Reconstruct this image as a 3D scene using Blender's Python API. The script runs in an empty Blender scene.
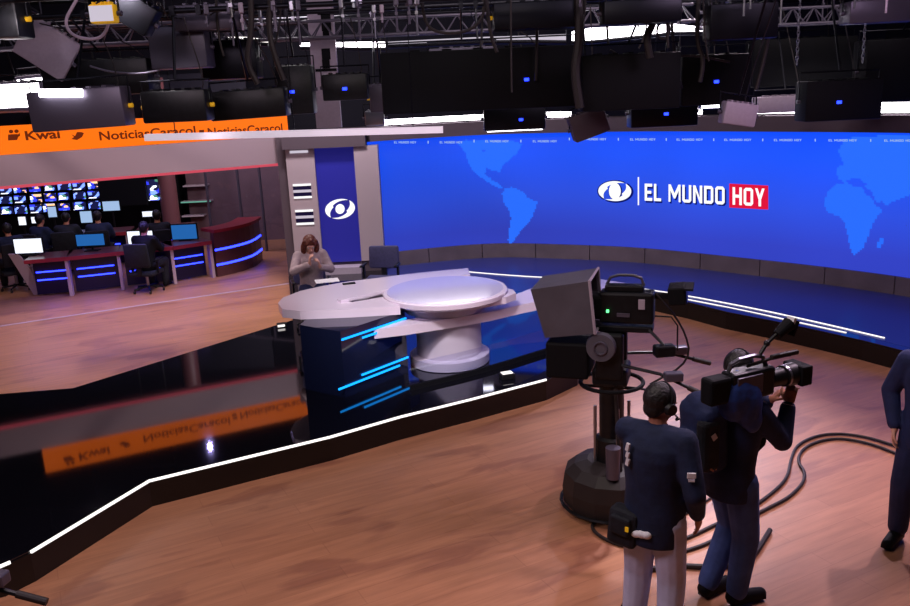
import bpy, bmesh, math, random
from mathutils import Vector, Matrix, Euler
random.seed(7)
S = bpy.context.scene
COL = S.collection
V = Vector
PI = math.pi
# ------------------------------------------------------------------ camera and surveying helpers
F = 850.0; TH = math.radians(14.5); RO = math.radians(2.6); H = 3.5
CR, SR = math.cos(RO), math.sin(RO); CT, ST = math.cos(TH), math.sin(TH)
def ray(px, py):
    u = px-455.0; v = py-303.0
    x = u*CR-v*SR; y = u*SR+v*CR
    return V((x/F, CT-y/F*ST, -ST-y/F*CT))
def Z(px, py, z=0.0):
    d = ray(px, py); t = (z-H)/d.z
    return V((d.x*t, d.y*t, z))
def Y(px, py, y):
    d = ray(px, py); t = y/d.y
    return V((d.x*t, y, H+d.z*t))
def PLN(px, py, a, b):
    """ray against the vertical plane through plan points a, b"""
    n = V((b[1]-a[1], -(b[0]-a[0]), 0)); d = ray(px, py)
    t = (n.x*a[0]+n.y*a[1])/(n.x*d.x+n.y*d.y)
    return V((d.x*t, d.y*t, H+d.z*t))
cam = bpy.data.cameras.new('camera'); co = bpy.data.objects.new('camera', cam); COL.objects.link(co)
R0, U0, F0 = V((1, 0, 0)), V((0, ST, CT)), V((0, CT, -ST))
Rr = CR*R0-SR*U0; Uu = SR*R0+CR*U0
M3 = Matrix((Rr, Uu, -F0)).transposed()
co.matrix_world = Matrix.Translation((0, 0, H)) @ M3.to_4x4()
cam.sensor_width = 36; cam.lens = 36*F/910; cam.clip_start = .05; cam.clip_end = 200
S.camera = co

# ------------------------------------------------------------------ materials
def nt(name):
    m = bpy.data.materials.new(name); m.use_nodes = True
    return m, m.node_tree, m.node_tree.nodes['Principled BSDF']
def mat(name, col, rough=.5, metal=0, em=None, es=0, spec=.5, ior=1.45, noise=0, nscale=30, coat=0, alpha=1, bump=0):
    m, t, b = nt(name)
    b.inputs['Base Color'].default_value = (*col, 1); b.inputs['Roughness'].default_value = rough
    b.inputs['Metallic'].default_value = metal; b.inputs['IOR'].default_value = ior
    b.inputs['Specular IOR Level'].default_value = spec; b.inputs['Coat Weight'].default_value = coat
    b.inputs['Alpha'].default_value = alpha
    if em: b.inputs['Emission Color'].default_value = (*em, 1); b.inputs['Emission Strength'].default_value = es
    if noise or bump:
        tc = t.nodes.new('ShaderNodeTexCoord'); n = t.nodes.new('ShaderNodeTexNoise')
        n.inputs['Scale'].default_value = nscale; n.inputs['Detail'].default_value = 4
        t.links.new(tc.outputs['Object'], n.inputs['Vector'])
        if noise:
            r = t.nodes.new('ShaderNodeValToRGB')
            r.color_ramp.elements[0].position = .3; r.color_ramp.elements[1].position = .7
            r.color_ramp.elements[0].color = (*[c*(1-noise) for c in col], 1)
            r.color_ramp.elements[1].color = (*[min(1, c*(1+noise)) for c in col], 1)
            t.links.new(n.outputs['Fac'], r.inputs['Fac']); t.links.new(r.outputs['Color'], b.inputs['Base Color'])
        if bump:
            bp = t.nodes.new('ShaderNodeBump'); bp.inputs['Strength'].default_value = bump; bp.inputs['Distance'].default_value = .02
            t.links.new(n.outputs['Fac'], bp.inputs['Height']); t.links.new(bp.outputs['Normal'], b.inputs['Normal'])
    return m
def srgb(r, g, b): return tuple(((c/255)/12.92 if c <= 10 else ((c/255+.055)/1.055)**2.4) for c in (r, g, b))
def emis(name, rgb, s): return mat(name, (0, 0, 0), .4, em=rgb, es=s, spec=.2)

def wood_floor():
    m, t, b = nt('wood_floor'); N = t.nodes; L = t.links
    tc = N.new('ShaderNodeTexCoord'); mp = N.new('ShaderNodeMapping')
    mp.inputs['Rotation'].default_value = (0, 0, -math.radians(27))
    L.new(tc.outputs['Object'], mp.inputs['Vector'])
    br = N.new('ShaderNodeTexBrick'); br.inputs['Scale'].default_value = 1
    br.inputs['Brick Width'].default_value = 1.9; br.inputs['Row Height'].default_value = .19; br.inputs['Mortar Size'].default_value = .004
    br.offset = .37
    br.inputs['Color1'].default_value = (*srgb(182, 128, 94), 1); br.inputs['Color2'].default_value = (*srgb(175, 122, 89), 1)
    br.inputs['Mortar'].default_value = (*srgb(167, 115, 84), 1)
    L.new(mp.outputs['Vector'], br.inputs['Vector'])
    mp2 = N.new('ShaderNodeMapping'); mp2.inputs['Scale'].default_value = (.9, 9, 1); L.new(mp.outputs['Vector'], mp2.inputs['Vector'])
    n = N.new('ShaderNodeTexNoise'); n.inputs['Scale'].default_value = 1.6; n.inputs['Detail'].default_value = 8; n.inputs['Roughness'].default_value = .6
    L.new(mp2.outputs['Vector'], n.inputs['Vector'])
    rp = N.new('ShaderNodeValToRGB'); rp.color_ramp.elements[0].position = .35; rp.color_ramp.elements[1].position = .7
    rp.color_ramp.elements[0].color = (.84, .8, .78, 1); rp.color_ramp.elements[1].color = (1.12, 1.1, 1.08, 1)
    L.new(n.outputs['Fac'], rp.inputs['Fac'])
    mx = N.new('ShaderNodeMix'); mx.data_type = 'RGBA'; mx.blend_type = 'MULTIPLY'; mx.inputs[0].default_value = 1
    L.new(br.outputs['Color'], mx.inputs[6]); L.new(rp.outputs['Color'], mx.inputs[7])
    # darker patches with a shape of their own
    n2 = N.new('ShaderNodeTexNoise'); n2.inputs['Scale'].default_value = .9; n2.inputs['Detail'].default_value = 5; n2.inputs['Distortion'].default_value = 1.2
    mp3 = N.new('ShaderNodeMapping'); mp3.inputs['Scale'].default_value = (.7, 2.2, 1); mp3.inputs['Location'].default_value = (2.2, .4, 0)
    L.new(mp.outputs['Vector'], mp3.inputs['Vector']); L.new(mp3.outputs['Vector'], n2.inputs['Vector'])
    r2 = N.new('ShaderNodeValToRGB'); r2.color_ramp.elements[0].position = .55; r2.color_ramp.elements[1].position = .63
    r2.color_ramp.elements[0].color = (1, 1, 1, 1); r2.color_ramp.elements[1].color = (.66, .58, .64, 1)
    L.new(n2.outputs['Fac'], r2.inputs['Fac'])
    mx2 = N.new('ShaderNodeMix'); mx2.data_type = 'RGBA'; mx2.blend_type = 'MULTIPLY'; mx2.inputs[0].default_value = .75
    L.new(mx.outputs[2], mx2.inputs[6]); L.new(r2.outputs['Color'], mx2.inputs[7])
    L.new(mx2.outputs[2], b.inputs['Base Color'])
    r3 = N.new('ShaderNodeMapRange'); r3.inputs['To Min'].default_value = .36; r3.inputs['To Max'].default_value = .52
    L.new(n.outputs['Fac'], r3.inputs['Value']); L.new(r3.outputs['Result'], b.inputs['Roughness'])
    b.inputs['Specular IOR Level'].default_value = .45
    return m
M = {}
M['wood'] = wood_floor()
M['gloss'] = mat('gloss_black', (.004, .004, .007), .045, ior=1.75, spec=.6)
M['riser'] = mat('riser_black', (.006, .004, .004), .3)
M['curb'] = mat('curb_dark', srgb(104, 90, 98), .6, noise=.15, nscale=3)
M['dark'] = mat('wall_dark', (.006, .006, .01), .8)
M['soffit'] = mat('soffit_brown', srgb(80, 66, 76), .7)
M['beam'] = mat('beam_grey', srgb(150, 128, 138), .6)
M['black'] = mat('black_metal', (.007, .007, .009), .4, spec=.35, noise=.3, nscale=20)
M['blackmatte'] = mat('black_matte', (.004, .004, .006), .7, spec=.2)
M['rubber'] = mat('rubber', (.02, .014, .014), .6)
M['grey'] = mat('grey_metal', srgb(88, 82, 98), .4, .3)
M['lilac'] = mat('pale_plate', srgb(170, 155, 172), .55, noise=.05)
M['steel'] = mat('steel', srgb(150, 150, 160), .3, .9)
M['dsteel'] = mat('dark_pipe', srgb(26, 26, 34), .4, .7)
M['white'] = mat('desk_white', srgb(222, 208, 224), .25, coat=.3)
M['whiteg'] = mat('desk_gloss', srgb(205, 198, 228), .12, coat=.5)
M['cylw'] = mat('column_white', srgb(200, 190, 205), .4)
M['navyglass'] = mat('navy_glass', (.008, .012, .04), .05, ior=1.6)
M['beige'] = mat('pillar_beige', srgb(168, 150, 158), .5)
M['banner'] = mat('banner_blue', srgb(34, 34, 130), .4, em=srgb(34, 34, 130), es=.5)
M['logo'] = emis('logo_white', (1, 1, 1), 1.1)
M['logodark'] = emis('logo_edge', srgb(8, 20, 120), .8)
M['red'] = emis('badge_red', srgb(225, 20, 60), 1.0)
M['mapc'] = None
M['orange'] = emis('orange', srgb(255, 112, 14), 1.15)
M['orangetext'] = emis('orange_text', srgb(110, 38, 10), .9)
M['redline'] = emis('red_line', srgb(235, 88, 108), .75)
M['wlight'] = emis('lamp_white', (1, .95, 1), 6)
M['strip'] = emis('strip_white', (1, .93, .9), 1.5)
M['striphot'] = emis('strip_hot', (1, .94, 1), 9)
M['stripdim'] = emis('strip_dim', (.8, .72, .85), .75)
M['cyan'] = emis('strip_cyan', srgb(20, 150, 255), 2.2)
M['blue'] = emis('strip_blue', srgb(36, 50, 255), 7)
M['blueled'] = emis('led_blue', srgb(30, 50, 255), 6)
M['greenled'] = emis('led_green', srgb(90, 230, 130), 3)
M['yellow'] = mat('yellow_tag', srgb(235, 180, 30), .5, em=srgb(235, 180, 30), es=.25)
M['navy'] = mat('navy_cloth', srgb(20, 30, 62), .85, noise=.2, nscale=12, bump=.4)
M['navy2'] = mat('navy_cloth_bright', srgb(19, 31, 70), .8, noise=.2, nscale=12, bump=.4)
M['suit'] = mat('suit_navy', srgb(28, 38, 84), .8, noise=.15, nscale=14, bump=.3)
M['jeans'] = mat('blue_denim', srgb(66, 86, 144), .85, noise=.25, nscale=9, bump=.4)
M['lgrey'] = mat('light_trousers', srgb(196, 200, 232), .8, noise=.12, nscale=9, bump=.4)
M['blazer'] = mat('blazer_taupe', srgb(176, 154, 158), .8, noise=.15, nscale=18, bump=.3)
M['shirt'] = mat('shirt_white', srgb(225, 222, 230), .8)
M['pack'] = mat('backpack_cloth', srgb(20, 22, 34), .8, noise=.3, nscale=15, bump=.4)
M['cover'] = mat('rain_cover', srgb(32, 58, 130), .7, noise=.25, nscale=10, bump=.5)
M['skin'] = mat('skin', srgb(176, 116, 92), .55, noise=.05)
M['skin2'] = mat('skin_pale', srgb(222, 165, 145), .5)
M['hair'] = mat('hair_black', (.008, .006, .008), .5, noise=.4, nscale=60, bump=.5)
M['auburn'] = mat('hair_auburn', srgb(104, 48, 34), .45, noise=.35, nscale=40, bump=.5)
M['eye'] = mat('eye_white', (.7, .7, .7), .2)
M['chair'] = mat('chair_fabric', srgb(66, 64, 104), .7, noise=.15)
M['paper'] = mat('paper', srgb(235, 230, 235), .6)
M['hood'] = mat('hood_cloth', srgb(84, 80, 92), .5, noise=.12, nscale=5, bump=.2)
M['cherry'] = mat('red_edge', srgb(150, 44, 56), .35)
M['cherrytop'] = mat('desk_brown', srgb(96, 58, 62), .3)
M['legbeige'] = mat('leg_beige', srgb(190, 165, 175), .5)
M['panelnavy'] = mat('panel_navy', srgb(24, 18, 60), .3)
M['mblue'] = emis('screen_blue', srgb(40, 110, 190), .8)
M['mwhite'] = emis('screen_white', srgb(235, 240, 255), 1.3)
M['mpale'] = emis('screen_pale', srgb(170, 200, 240), .9)
M['brownwall'] = mat('brown_wall', srgb(110, 84, 92), .6, noise=.15, nscale=2)
M['column'] = mat('column_brown', srgb(120, 76, 80), .4)
M['nwall'] = mat('news_wall', srgb(18, 16, 36), .7)
def glass(name, tint=(1, 1, 1), a=.12, rough=.02):
    m, t, b = nt(name); N = t.nodes; L = t.links
    tr = N.new('ShaderNodeBsdfTransparent'); tr.inputs[0].default_value = (*tint, 1)
    g = N.new('ShaderNodeBsdfGlossy'); g.inputs['Roughness'].default_value = rough
    lw = N.new('ShaderNodeLayerWeight'); lw.inputs[0].default_value = .5
    pw = N.new('ShaderNodeMath'); pw.operation = 'POWER'; pw.inputs[1].default_value = 4; L.new(lw.outputs['Facing'], pw.inputs[0])
    ad = N.new('ShaderNodeMath'); ad.operation = 'MULTIPLY_ADD'; ad.inputs[1].default_value = .6; ad.inputs[2].default_value = a; ad.use_clamp = True
    L.new(pw.outputs[0], ad.inputs[0])
    ms = N.new('ShaderNodeMixShader'); L.new(ad.outputs[0], ms.inputs[0]); L.new(tr.outputs[0], ms.inputs[1]); L.new(g.outputs[0], ms.inputs[2])
    L.new(ms.outputs[0], N['Material Output'].inputs[0]); return m
M['glass'] = glass('clear_glass', (.9, .92, .98), .04)
M['glassnavy'] = glass('tinted_glass', (.88, .9, .98), .04)
def screenmat(name, cols, scale, s, seed=0, dark=.45):
    m, t, b = nt(name); N = t.nodes; L = t.links
    tc = N.new('ShaderNodeTexCoord'); mp = N.new('ShaderNodeMapping'); mp.inputs['Location'].default_value = (seed*3.1, seed*1.7, seed)
    mp.inputs['Scale'].default_value = (1, 1, 1.6)
    L.new(tc.outputs['Object'], mp.inputs['Vector'])
    v = N.new('ShaderNodeTexVoronoi'); v.inputs['Scale'].default_value = scale; v.distance = 'CHEBYCHEV'; L.new(mp.outputs['Vector'], v.inputs['Vector'])
    r = N.new('ShaderNodeValToRGB'); r.color_ramp.interpolation = 'CONSTANT'; e = r.color_ramp.elements
    e[0].position = 0; e[0].color = (*cols[0], 1); e[1].position = dark; e[1].color = (*cols[1], 1)
    for i, c in enumerate(cols[2:]):
        x = e.new(dark+(1-dark)*(i+1)/(len(cols)-1)); x.color = (*c, 1)
    sp = N.new('ShaderNodeSeparateColor'); L.new(v.outputs['Color'], sp.inputs[0]); L.new(sp.outputs[0], r.inputs['Fac'])
    b.inputs['Base Color'].default_value = (0, 0, 0, 1)
    L.new(r.outputs['Color'], b.inputs['Emission Color']); b.inputs['Emission Strength'].default_value = s
    return m
WALLS = [screenmat('feed_%d' % i, [srgb(14, 16, 50), srgb(40, 50, 200), srgb(110, 140, 255), srgb(235, 240, 255), srgb(60, 110, 90) if i % 2 else srgb(220, 170, 130)], 7+i, 2.1, i) for i in range(5)]
def led_screen():
    m, t, b = nt('video_wall_screen'); N = t.nodes; L = t.links
    tc = N.new('ShaderNodeTexCoord'); sp = N.new('ShaderNodeSeparateXYZ'); L.new(tc.outputs['Object'], sp.inputs[0])
    mr = N.new('ShaderNodeMapRange'); mr.inputs['From Min'].default_value = .52; mr.inputs['From Max'].default_value = 2.54
    L.new(sp.outputs['Z'], mr.inputs['Value'])
    r = N.new('ShaderNodeValToRGB'); e = r.color_ramp.elements
    e[0].position = 0; e[0].color = (*srgb(46, 62, 190), 1); e[1].position = 1; e[1].color = (*srgb(8, 74, 255), 1)
    x = e.new(.3); x.color = (*srgb(40, 76, 220), 1); x = e.new(.7); x.color = (*srgb(20, 82, 252), 1)
    L.new(mr.outputs['Result'], r.inputs['Fac'])
    n = N.new('ShaderNodeTexNoise'); n.inputs['Scale'].default_value = .35; n.inputs['Detail'].default_value = 1
    L.new(tc.outputs['Object'], n.inputs['Vector'])
    mr2 = N.new('ShaderNodeMapRange'); mr2.inputs['From Min'].default_value = .3; mr2.inputs['From Max'].default_value = .7
    mr2.inputs['To Min'].default_value = .82; mr2.inputs['To Max'].default_value = 1.12
    L.new(n.outputs['Fac'], mr2.inputs['Value']); L.new(mr2.outputs['Result'], b.inputs['Emission Strength'])
    b.inputs['Base Color'].default_value = (.002, .003, .01, 1); b.inputs['Roughness'].default_value = .5
    L.new(r.outputs['Color'], b.inputs['Emission Color']); return m
M['led'] = led_screen()
M['mapc'] = emis('continent_blue', srgb(42, 110, 255), 1.0)

# ------------------------------------------------------------------ mesh helpers
class MB:
    def __init__(s): s.b = bmesh.new()
    def _xf(s, vs, Mx):
        for v in vs: v.co = Mx @ v.co
        return s
    def box(s, c, d, R=None, bev=0):
        r = bmesh.ops.create_cube(s.b, size=1); vs = r['verts']
        for v in vs: v.co = V((v.co.x*d[0], v.co.y*d[1], v.co.z*d[2]))
        if bev:
            es = list({e for v in vs for e in v.link_edges})
            o = bmesh.ops.bevel(s.b, geom=es, offset=bev, segments=2, affect='EDGES', profile=.5)
            vs = list({v for f in o['faces'] for v in f.verts} | {v for v in vs if v.is_valid})
            seen = set(vs); st = list(vs)
            while st:
                v = st.pop()
                for e in v.link_edges:
                    w = e.other_vert(v)
                    if w not in seen: seen.add(w); st.append(w)
            vs = list(seen)
        Mx = Matrix.Translation(V(c)) @ (R.to_4x4() if R else Matrix.Identity(4))
        s._xf(vs, Mx); return s
    def cone(s, p0, p1, r0, r1=None, n=12):
        p0, p1 = V(p0), V(p1); r1 = r0 if r1 is None else r1; d = p1-p0; L = d.length
        if L < 1e-6: return s
        q = d.to_track_quat('Z', 'Y')
        r = bmesh.ops.create_cone(s.b, cap_ends=True, segments=n, radius1=r0, radius2=r1, depth=L)
        s._xf(r['verts'], Matrix.Translation((p0+p1)/2) @ q.to_matrix().to_4x4()); return s
    def ball(s, c, r, R=None, n=12):
        if not hasattr(r, '__len__'): r = (r, r, r)
        o = bmesh.ops.create_uvsphere(s.b, u_segments=n, v_segments=max(6, n*2//3), radius=1)
        for v in o['verts']: v.co = V((v.co.x*r[0], v.co.y*r[1], v.co.z*r[2]))
        s._xf(o['verts'], Matrix.Translation(V(c)) @ (R.to_4x4() if R else Matrix.Identity(4))); return s
    def chain(s, pts, rs, n=12):
        for i, p in enumerate(pts):
            s.ball(p, rs[i], n=n)
            if i: s.cone(pts[i-1], p, rs[i-1], rs[i], n)
        return s
    def tube(s, pts, r, n=8, smooth=0):
        P = [V(p) for p in pts]
        for _ in range(smooth):
            Q = [P[0]]
            for a, b in zip(P, P[1:]): Q += [a*.75+b*.25, a*.25+b*.75]
            P = Q+[P[-1]]
        rings = []; up = None
        for i, p in enumerate(P):
            d = (P[min(i+1, len(P)-1)]-P[max(i-1, 0)]).normalized()
            if up is None: up = V((0, 0, 1)) if abs(d.z) < .9 else V((1, 0, 0))
            a = d.cross(up).normalized(); c = a.cross(d).normalized(); up = c
            rings.append([s.b.verts.new(p+a*r*math.cos(2*PI*k/n)+c*r*math.sin(2*PI*k/n)) for k in range(n)])
        for A, B in zip(rings, rings[1:]):
            for k in range(n): s.b.faces.new((A[k], A[(k+1) % n], B[(k+1) % n], B[k]))
        s.b.faces.new(rings[0][::-1]); s.b.faces.new(rings[-1]); return s
    def prism(s, poly, z0, z1):
        a = 0
        for i in range(len(poly)):
            p, q = poly[i], poly[(i+1) % len(poly)]; a += p[0]*q[1]-q[0]*p[1]
        if a < 0: poly = poly[::-1]
        A = [s.b.verts.new((p[0], p[1], z0)) for p in poly]; B = [s.b.verts.new((p[0], p[1], z1)) for p in poly]
        n = len(poly); s.b.faces.new(A[::-1]); s.b.faces.new(B)
        for i in range(n): s.b.faces.new((A[i], A[(i+1) % n], B[(i+1) % n], B[i]))
        return s
    def wall(s, path, z0, z1, th):
        """upright slab following a plan path; th = thickness to the left of travel"""
        P = [V((p[0], p[1])) for p in path]; O = []
        for i, p in enumerate(P):
            d = (P[min(i+1, len(P)-1)]-P[max(i-1, 0)]).normalized(); O.append(p+V((-d.y, d.x))*th)
        rows = []
        for p, o in zip(P, O):
            rows.append([s.b.verts.new((p.x, p.y, z0)), s.b.verts.new((o.x, o.y, z0)), s.b.verts.new((o.x, o.y, z1)), s.b.verts.new((p.x, p.y, z1))])
        for A, B in zip(rows, rows[1:]):
            for k in range(4): s.b.faces.new((A[k], B[k], B[(k+1) % 4], A[(k+1) % 4]))
        s.b.faces.new(rows[0]); s.b.faces.new(rows[-1][::-1]); return s
    def lathe(s, c, prof, n=48):
        rings = []
        for r, z in prof: rings.append([s.b.verts.new((c[0]+r*math.cos(2*PI*k/n), c[1]+r*math.sin(2*PI*k/n), c[2]+z)) for k in range(n)])
        for A, B in zip(rings, rings[1:]):
            for k in range(n): s.b.faces.new((A[k], A[(k+1) % n], B[(k+1) % n], B[k]))
        s.b.faces.new(rings[0][::-1]); s.b.faces.new(rings[-1]); return s
    def quadbox(s, pts, off):
        """a flat polygon given by 3d points, extruded by vector off"""
        A = [s.b.verts.new(V(p)) for p in pts]; B = [s.b.verts.new(V(p)+V(off)) for p in pts]; n = len(pts)
        s.b.faces.new(A[::-1]); s.b.faces.new(B)
        for i in range(n): s.b.faces.new((A[i], A[(i+1) % n], B[(i+1) % n], B[i]))
        return s
    def loft(s, rings, R, n=28):
        rr = []
        for c, rx, ry in rings: rr.append([s.b.verts.new(V(c)+R@V((rx*math.cos(2*PI*k/n), ry*math.sin(2*PI*k/n), 0))) for k in range(n)])
        for A, B in zip(rr, rr[1:]):
            for k in range(n): s.b.faces.new((A[k], A[(k+1) % n], B[(k+1) % n], B[k]))
        s.b.faces.new(rr[0][::-1]); s.b.faces.new(rr[-1]); return s
    def build(s, name, m, parent=None, smooth=False, remesh=0, loc=None, sm=4):
        bmesh.ops.recalc_face_normals(s.b, faces=s.b.faces)
        me = bpy.data.meshes.new(name); s.b.to_mesh(me); s.b.free()
        if remesh:
            t = bpy.data.objects.new('tmp', me); COL.objects.link(t)
            rm = t.modifiers.new('r', 'REMESH'); rm.mode = 'VOXEL'; rm.voxel_size = remesh
            sm_ = t.modifiers.new('s', 'SMOOTH'); sm_.factor = .5; sm_.iterations = sm
            dg = bpy.context.evaluated_depsgraph_get(); dg.update()
            me2 = bpy.data.meshes.new_from_object(t.evaluated_get(dg)); bpy.data.objects.remove(t); bpy.data.meshes.remove(me); me = me2; me.name = name
            smooth = True
        me.materials.clear(); me.materials.append(m)
        if smooth:
            me.shade_smooth()
            if not remesh: me.set_sharp_from_angle(angle=math.radians(40))
        o = bpy.data.objects.new(name, me); COL.objects.link(o)
        if parent:
            o.parent = parent
            pl = parent
            off = V((0, 0, 0)); mw = Matrix.Identity(4); chain_ = []
            while pl: chain_.append(pl); pl = pl.parent
            for q in reversed(chain_): mw = mw @ q.matrix_basis
            if not loc: me.transform(mw.inverted())     # geometry was given in world space
        elif loc is None and len(me.vertices):
            c = sum((v.co for v in me.vertices), V())/len(me.vertices); zz = min(v.co.z for v in me.vertices)
            if KEEP.get(name, True) is True:
                me.transform(Matrix.Translation((-c.x, -c.y, -zz))); o.location = (c.x, c.y, zz)
        return o
KEEP = {'video_wall': False}
def thing(name, label, cat, loc, group=None, rz=0):
    o = bpy.data.objects.new(name, None); COL.objects.link(o); o.location = V(loc); o.rotation_euler = (0, 0, rz)
    o.empty_display_size = .1
    o['label'] = label; o['category'] = cat
    if group: o['group'] = group
    return o
def tag(o, label, cat, group=None):
    o['label'] = label; o['category'] = cat
    if group: o['group'] = group
    return o
def struct(o): o['kind'] = 'structure'; return o
def lab(o, l): o['label'] = l; return o
def smoothpath(P, k=2):
    P = [V((p[0], p[1])) for p in P]
    for _ in range(k):
        Q = [P[0]]
        for a, b in zip(P, P[1:]): Q += [a*.75+b*.25, a*.25+b*.75]
        P = Q+[P[-1]]
    return P
def text_tris(txt, bold=0.0, sx=1.0):
    cu = bpy.data.curves.new('t', 'FONT'); cu.body = txt; cu.size = 1; cu.offset = bold; cu.resolution_u = 4
    o = bpy.data.objects.new('t', cu); COL.objects.link(o); dg = bpy.context.evaluated_depsgraph_get(); dg.update()
    me = bpy.data.meshes.new_from_object(o.evaluated_get(dg)); bpy.data.objects.remove(o)
    vs = [v.co.copy() for v in me.vertices]; fs = [tuple(p.vertices) for p in me.polygons]; bpy.data.meshes.remove(me); bpy.data.curves.remove(cu)
    x0 = min(v.x for v in vs); x1 = max(v.x for v in vs); y0 = min(v.y for v in vs); y1 = max(v.y for v in vs)
    return [((v.x-x0)/(x1-x0), (v.y-y0)/(y1-y0)) for v in vs], fs, (x1-x0)/(y1-y0)
def put_text(mb, txt, fn, bold=0.0):
    """fn maps (0..1, 0..1) to world space"""
    vs, fs, _ = text_tris(txt, bold); B = [mb.b.verts.new(fn(*v)) for v in vs]
    for f in fs:
        try: mb.b.faces.new([B[i] for i in f])
        except ValueError: pass

# ------------------------------------------------------------------ room shell
struct(MB().box((-1, 10, -.05), (26, 28, .1)).build('floor', M['wood']))
struct(MB().box((-1, 10, 6.05), (26, 28, .1)).build('ceiling', M['dark']))
struct(MB().box((-14.05, 10, 3), (.1, 28, 6)).build('wall_left', M['nwall']))
struct(MB().box((12.05, 10, 3), (.1, 28, 6)).build('wall_right', M['dark']))
struct(MB().box((-1, 24.05, 3), (26, .1, 6)).build('wall_back', M['nwall']))
struct(MB().box((-1, -4.05, 3), (26, .1, 6)).build('wall_front', M['dark']))

# stage (raised glossy platform)
front = [Z(-60, 580, .25).xy, (-3.4, 5.55), (-3.27, 5.73), (-2.76, 6.86), (-1.27, 7.65), (-.62, 8.08), (.11, 8.48), (.97, 8.99), (1.38, 9.42), (1.66, 10.0), (1.8, 10.7), (1.82, 11.6), (1.95, 12.5)]
backr = [(3.03, 12.52), (3.42, 12.0), (3.78, 11.4), (4.22, 10.87), (4.6, 10.36), (4.95, 9.85), (5.22, 9.38), (5.7, 8.2), (6.0, 7.0), (6.1, 5.5)]
fr = [tuple(V((p[0], p[1]))) for p in front]
stage_edge = fr + [(2.25, 12.95), (2.62, 12.92)] + backr
LEDP = [(-1.42, 15.38), (-.98, 15.58), (.1, 15.88), (.75, 15.93), (1.25, 15.84), (2.31, 15.4), (3.35, 14.9), (4.58, 13.8), (5.62, 12.82), (6.54, 11.78), (7.3, 10.5), (7.9, 9.0), (8.3, 7.4)]
stage_poly = stage_edge + [(8.6, 5.5), (8.9, 7.4), (8.5, 9.3), (7.9, 10.9), (7.1, 12.2), (6.1, 13.4), (5.0, 14.4), (3.7, 15.4), (2.5, 16.1), (1.2, 16.5), (-1.3, 16.3), (-2.98, 16.1), (-2.98, 15.0), (-2.7, 13.6), (-2.38, 12.0), (-4.5, 9.41), (-5.31, 9.32), (-7.4, 9.3), (-7.4, 4.6), (-4.4, 4.6)]
st = MB().prism(stage_poly, 0, .25).build('floor_stage', M['gloss']); struct(st)
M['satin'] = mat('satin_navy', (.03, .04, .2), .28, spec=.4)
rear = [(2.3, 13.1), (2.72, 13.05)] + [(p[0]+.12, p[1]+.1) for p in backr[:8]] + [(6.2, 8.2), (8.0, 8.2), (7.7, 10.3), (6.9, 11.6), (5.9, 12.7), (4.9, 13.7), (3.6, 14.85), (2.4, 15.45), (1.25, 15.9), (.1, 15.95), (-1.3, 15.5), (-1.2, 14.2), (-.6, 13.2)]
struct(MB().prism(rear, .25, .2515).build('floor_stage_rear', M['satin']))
# riser skin along the front
def offs(path, d):
    P = [V((p[0], p[1])) for p in path]; o = []
    for i, p in enumerate(P):
        t = (P[min(i+1, len(P)-1)]-P[max(i-1, 0)]).normalized(); o.append(p+V((t.y, -t.x))*d)
    return o
struct(MB().wall(offs(stage_edge, .015), .0, .235, .014).build('trim_riser', M['riser']))
# light strips on the stage edges
fs = [V(p) for p in fr[1:]]
seg = [V((-3.27, 5.73))]+[V(p) for p in fr[3:8]]
sm1 = []
for a, b in zip(seg, seg[1:]): sm1 += [a, (a+b)/2]
sm1.append(seg[-1])
tag(MB().wall(offs(sm1, .03), .238, .258, .018).build('light_strip', M['strip']), 'long white light strip along the front edge of the black stage', 'light strip')
tag(MB().wall(offs([Z(-10, 569, .25).xy, Z(9, 561, .25).xy], .03), .238, .258, .018).build('light_strip', M['strip']), 'short white light strip piece at the far left corner of the stage front', 'light strip')
bs = smoothpath([Z(*p, .25).xy for p in [(469, 272.3), (500, 275), (536, 277.5), (567, 278.5), (620, 286), (681, 295), (759, 310), (818, 323), (884, 338.5)]], 1)
tag(MB().wall(bs, .25, .262, .018).build('light_strip', M['strip']), 'long white light strip curving along the rear stage below the blue video wall', 'light strip')
bs2 = smoothpath([Z(*p, .25).xy for p in [(681, 298.5), (720, 306), (759, 314), (818, 327), (846, 333)]], 1)
tag(MB().wall(bs2, .25, .26, .012).build('light_strip', M['strip']), 'shorter second light strip running just in front of the rear stage strip', 'light strip')

# ------------------------------------------------------------------ video wall
WP = smoothpath(LEDP, 3)
SL = [0]
for a, b in zip(WP, WP[1:]): SL.append(SL[-1]+(b-a).length)
def W(s, z, off=.0):
    s = max(0, min(SL[-1]-1e-4, s))
    i = 0
    while SL[i+1] < s: i += 1
    f = (s-SL[i])/(SL[i+1]-SL[i]); p = WP[i].lerp(WP[i+1], f)
    t0 = (WP[min(i+1, len(WP)-1)]-WP[max(i-1, 0)]).normalized(); t1 = (WP[min(i+2, len(WP)-1)]-WP[i]).normalized(); t = t0.lerp(t1, f).normalized()
    n = V((t.y, -t.x)); p = p+n*off
    return V((p.x, p.y, z))
def SZ(px, py):
    """arc length and height on the video wall seen at a photo point"""
    d = ray(px, py); best = None
    for i, (a, b) in enumerate(zip(WP, WP[1:])):
        dx, dy = b.x-a.x, b.y-a.y; den = d.x*(-dy)+d.y*dx
        if abs(den) < 1e-9: continue
        t = (a.x*(-dy)+a.y*dx)/den; k = (t*d.x-a.x)/dx if abs(dx) > abs(dy) else (t*d.y-a.y)/dy
        if -1e-6 <= k <= 1+1e-6 and t > 0: best = (SL[i]+k*(SL[i+1]-SL[i]), H+d.z*t)
    return best
vw = thing('video_wall', 'huge curved blue video wall showing pale continents and a show title', 'video wall', (2, 15.6, .25))
MB().wall([tuple(p) for p in WP], .52, 2.545, .12).build('screen', M['led'], vw)
g = MB()
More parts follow.
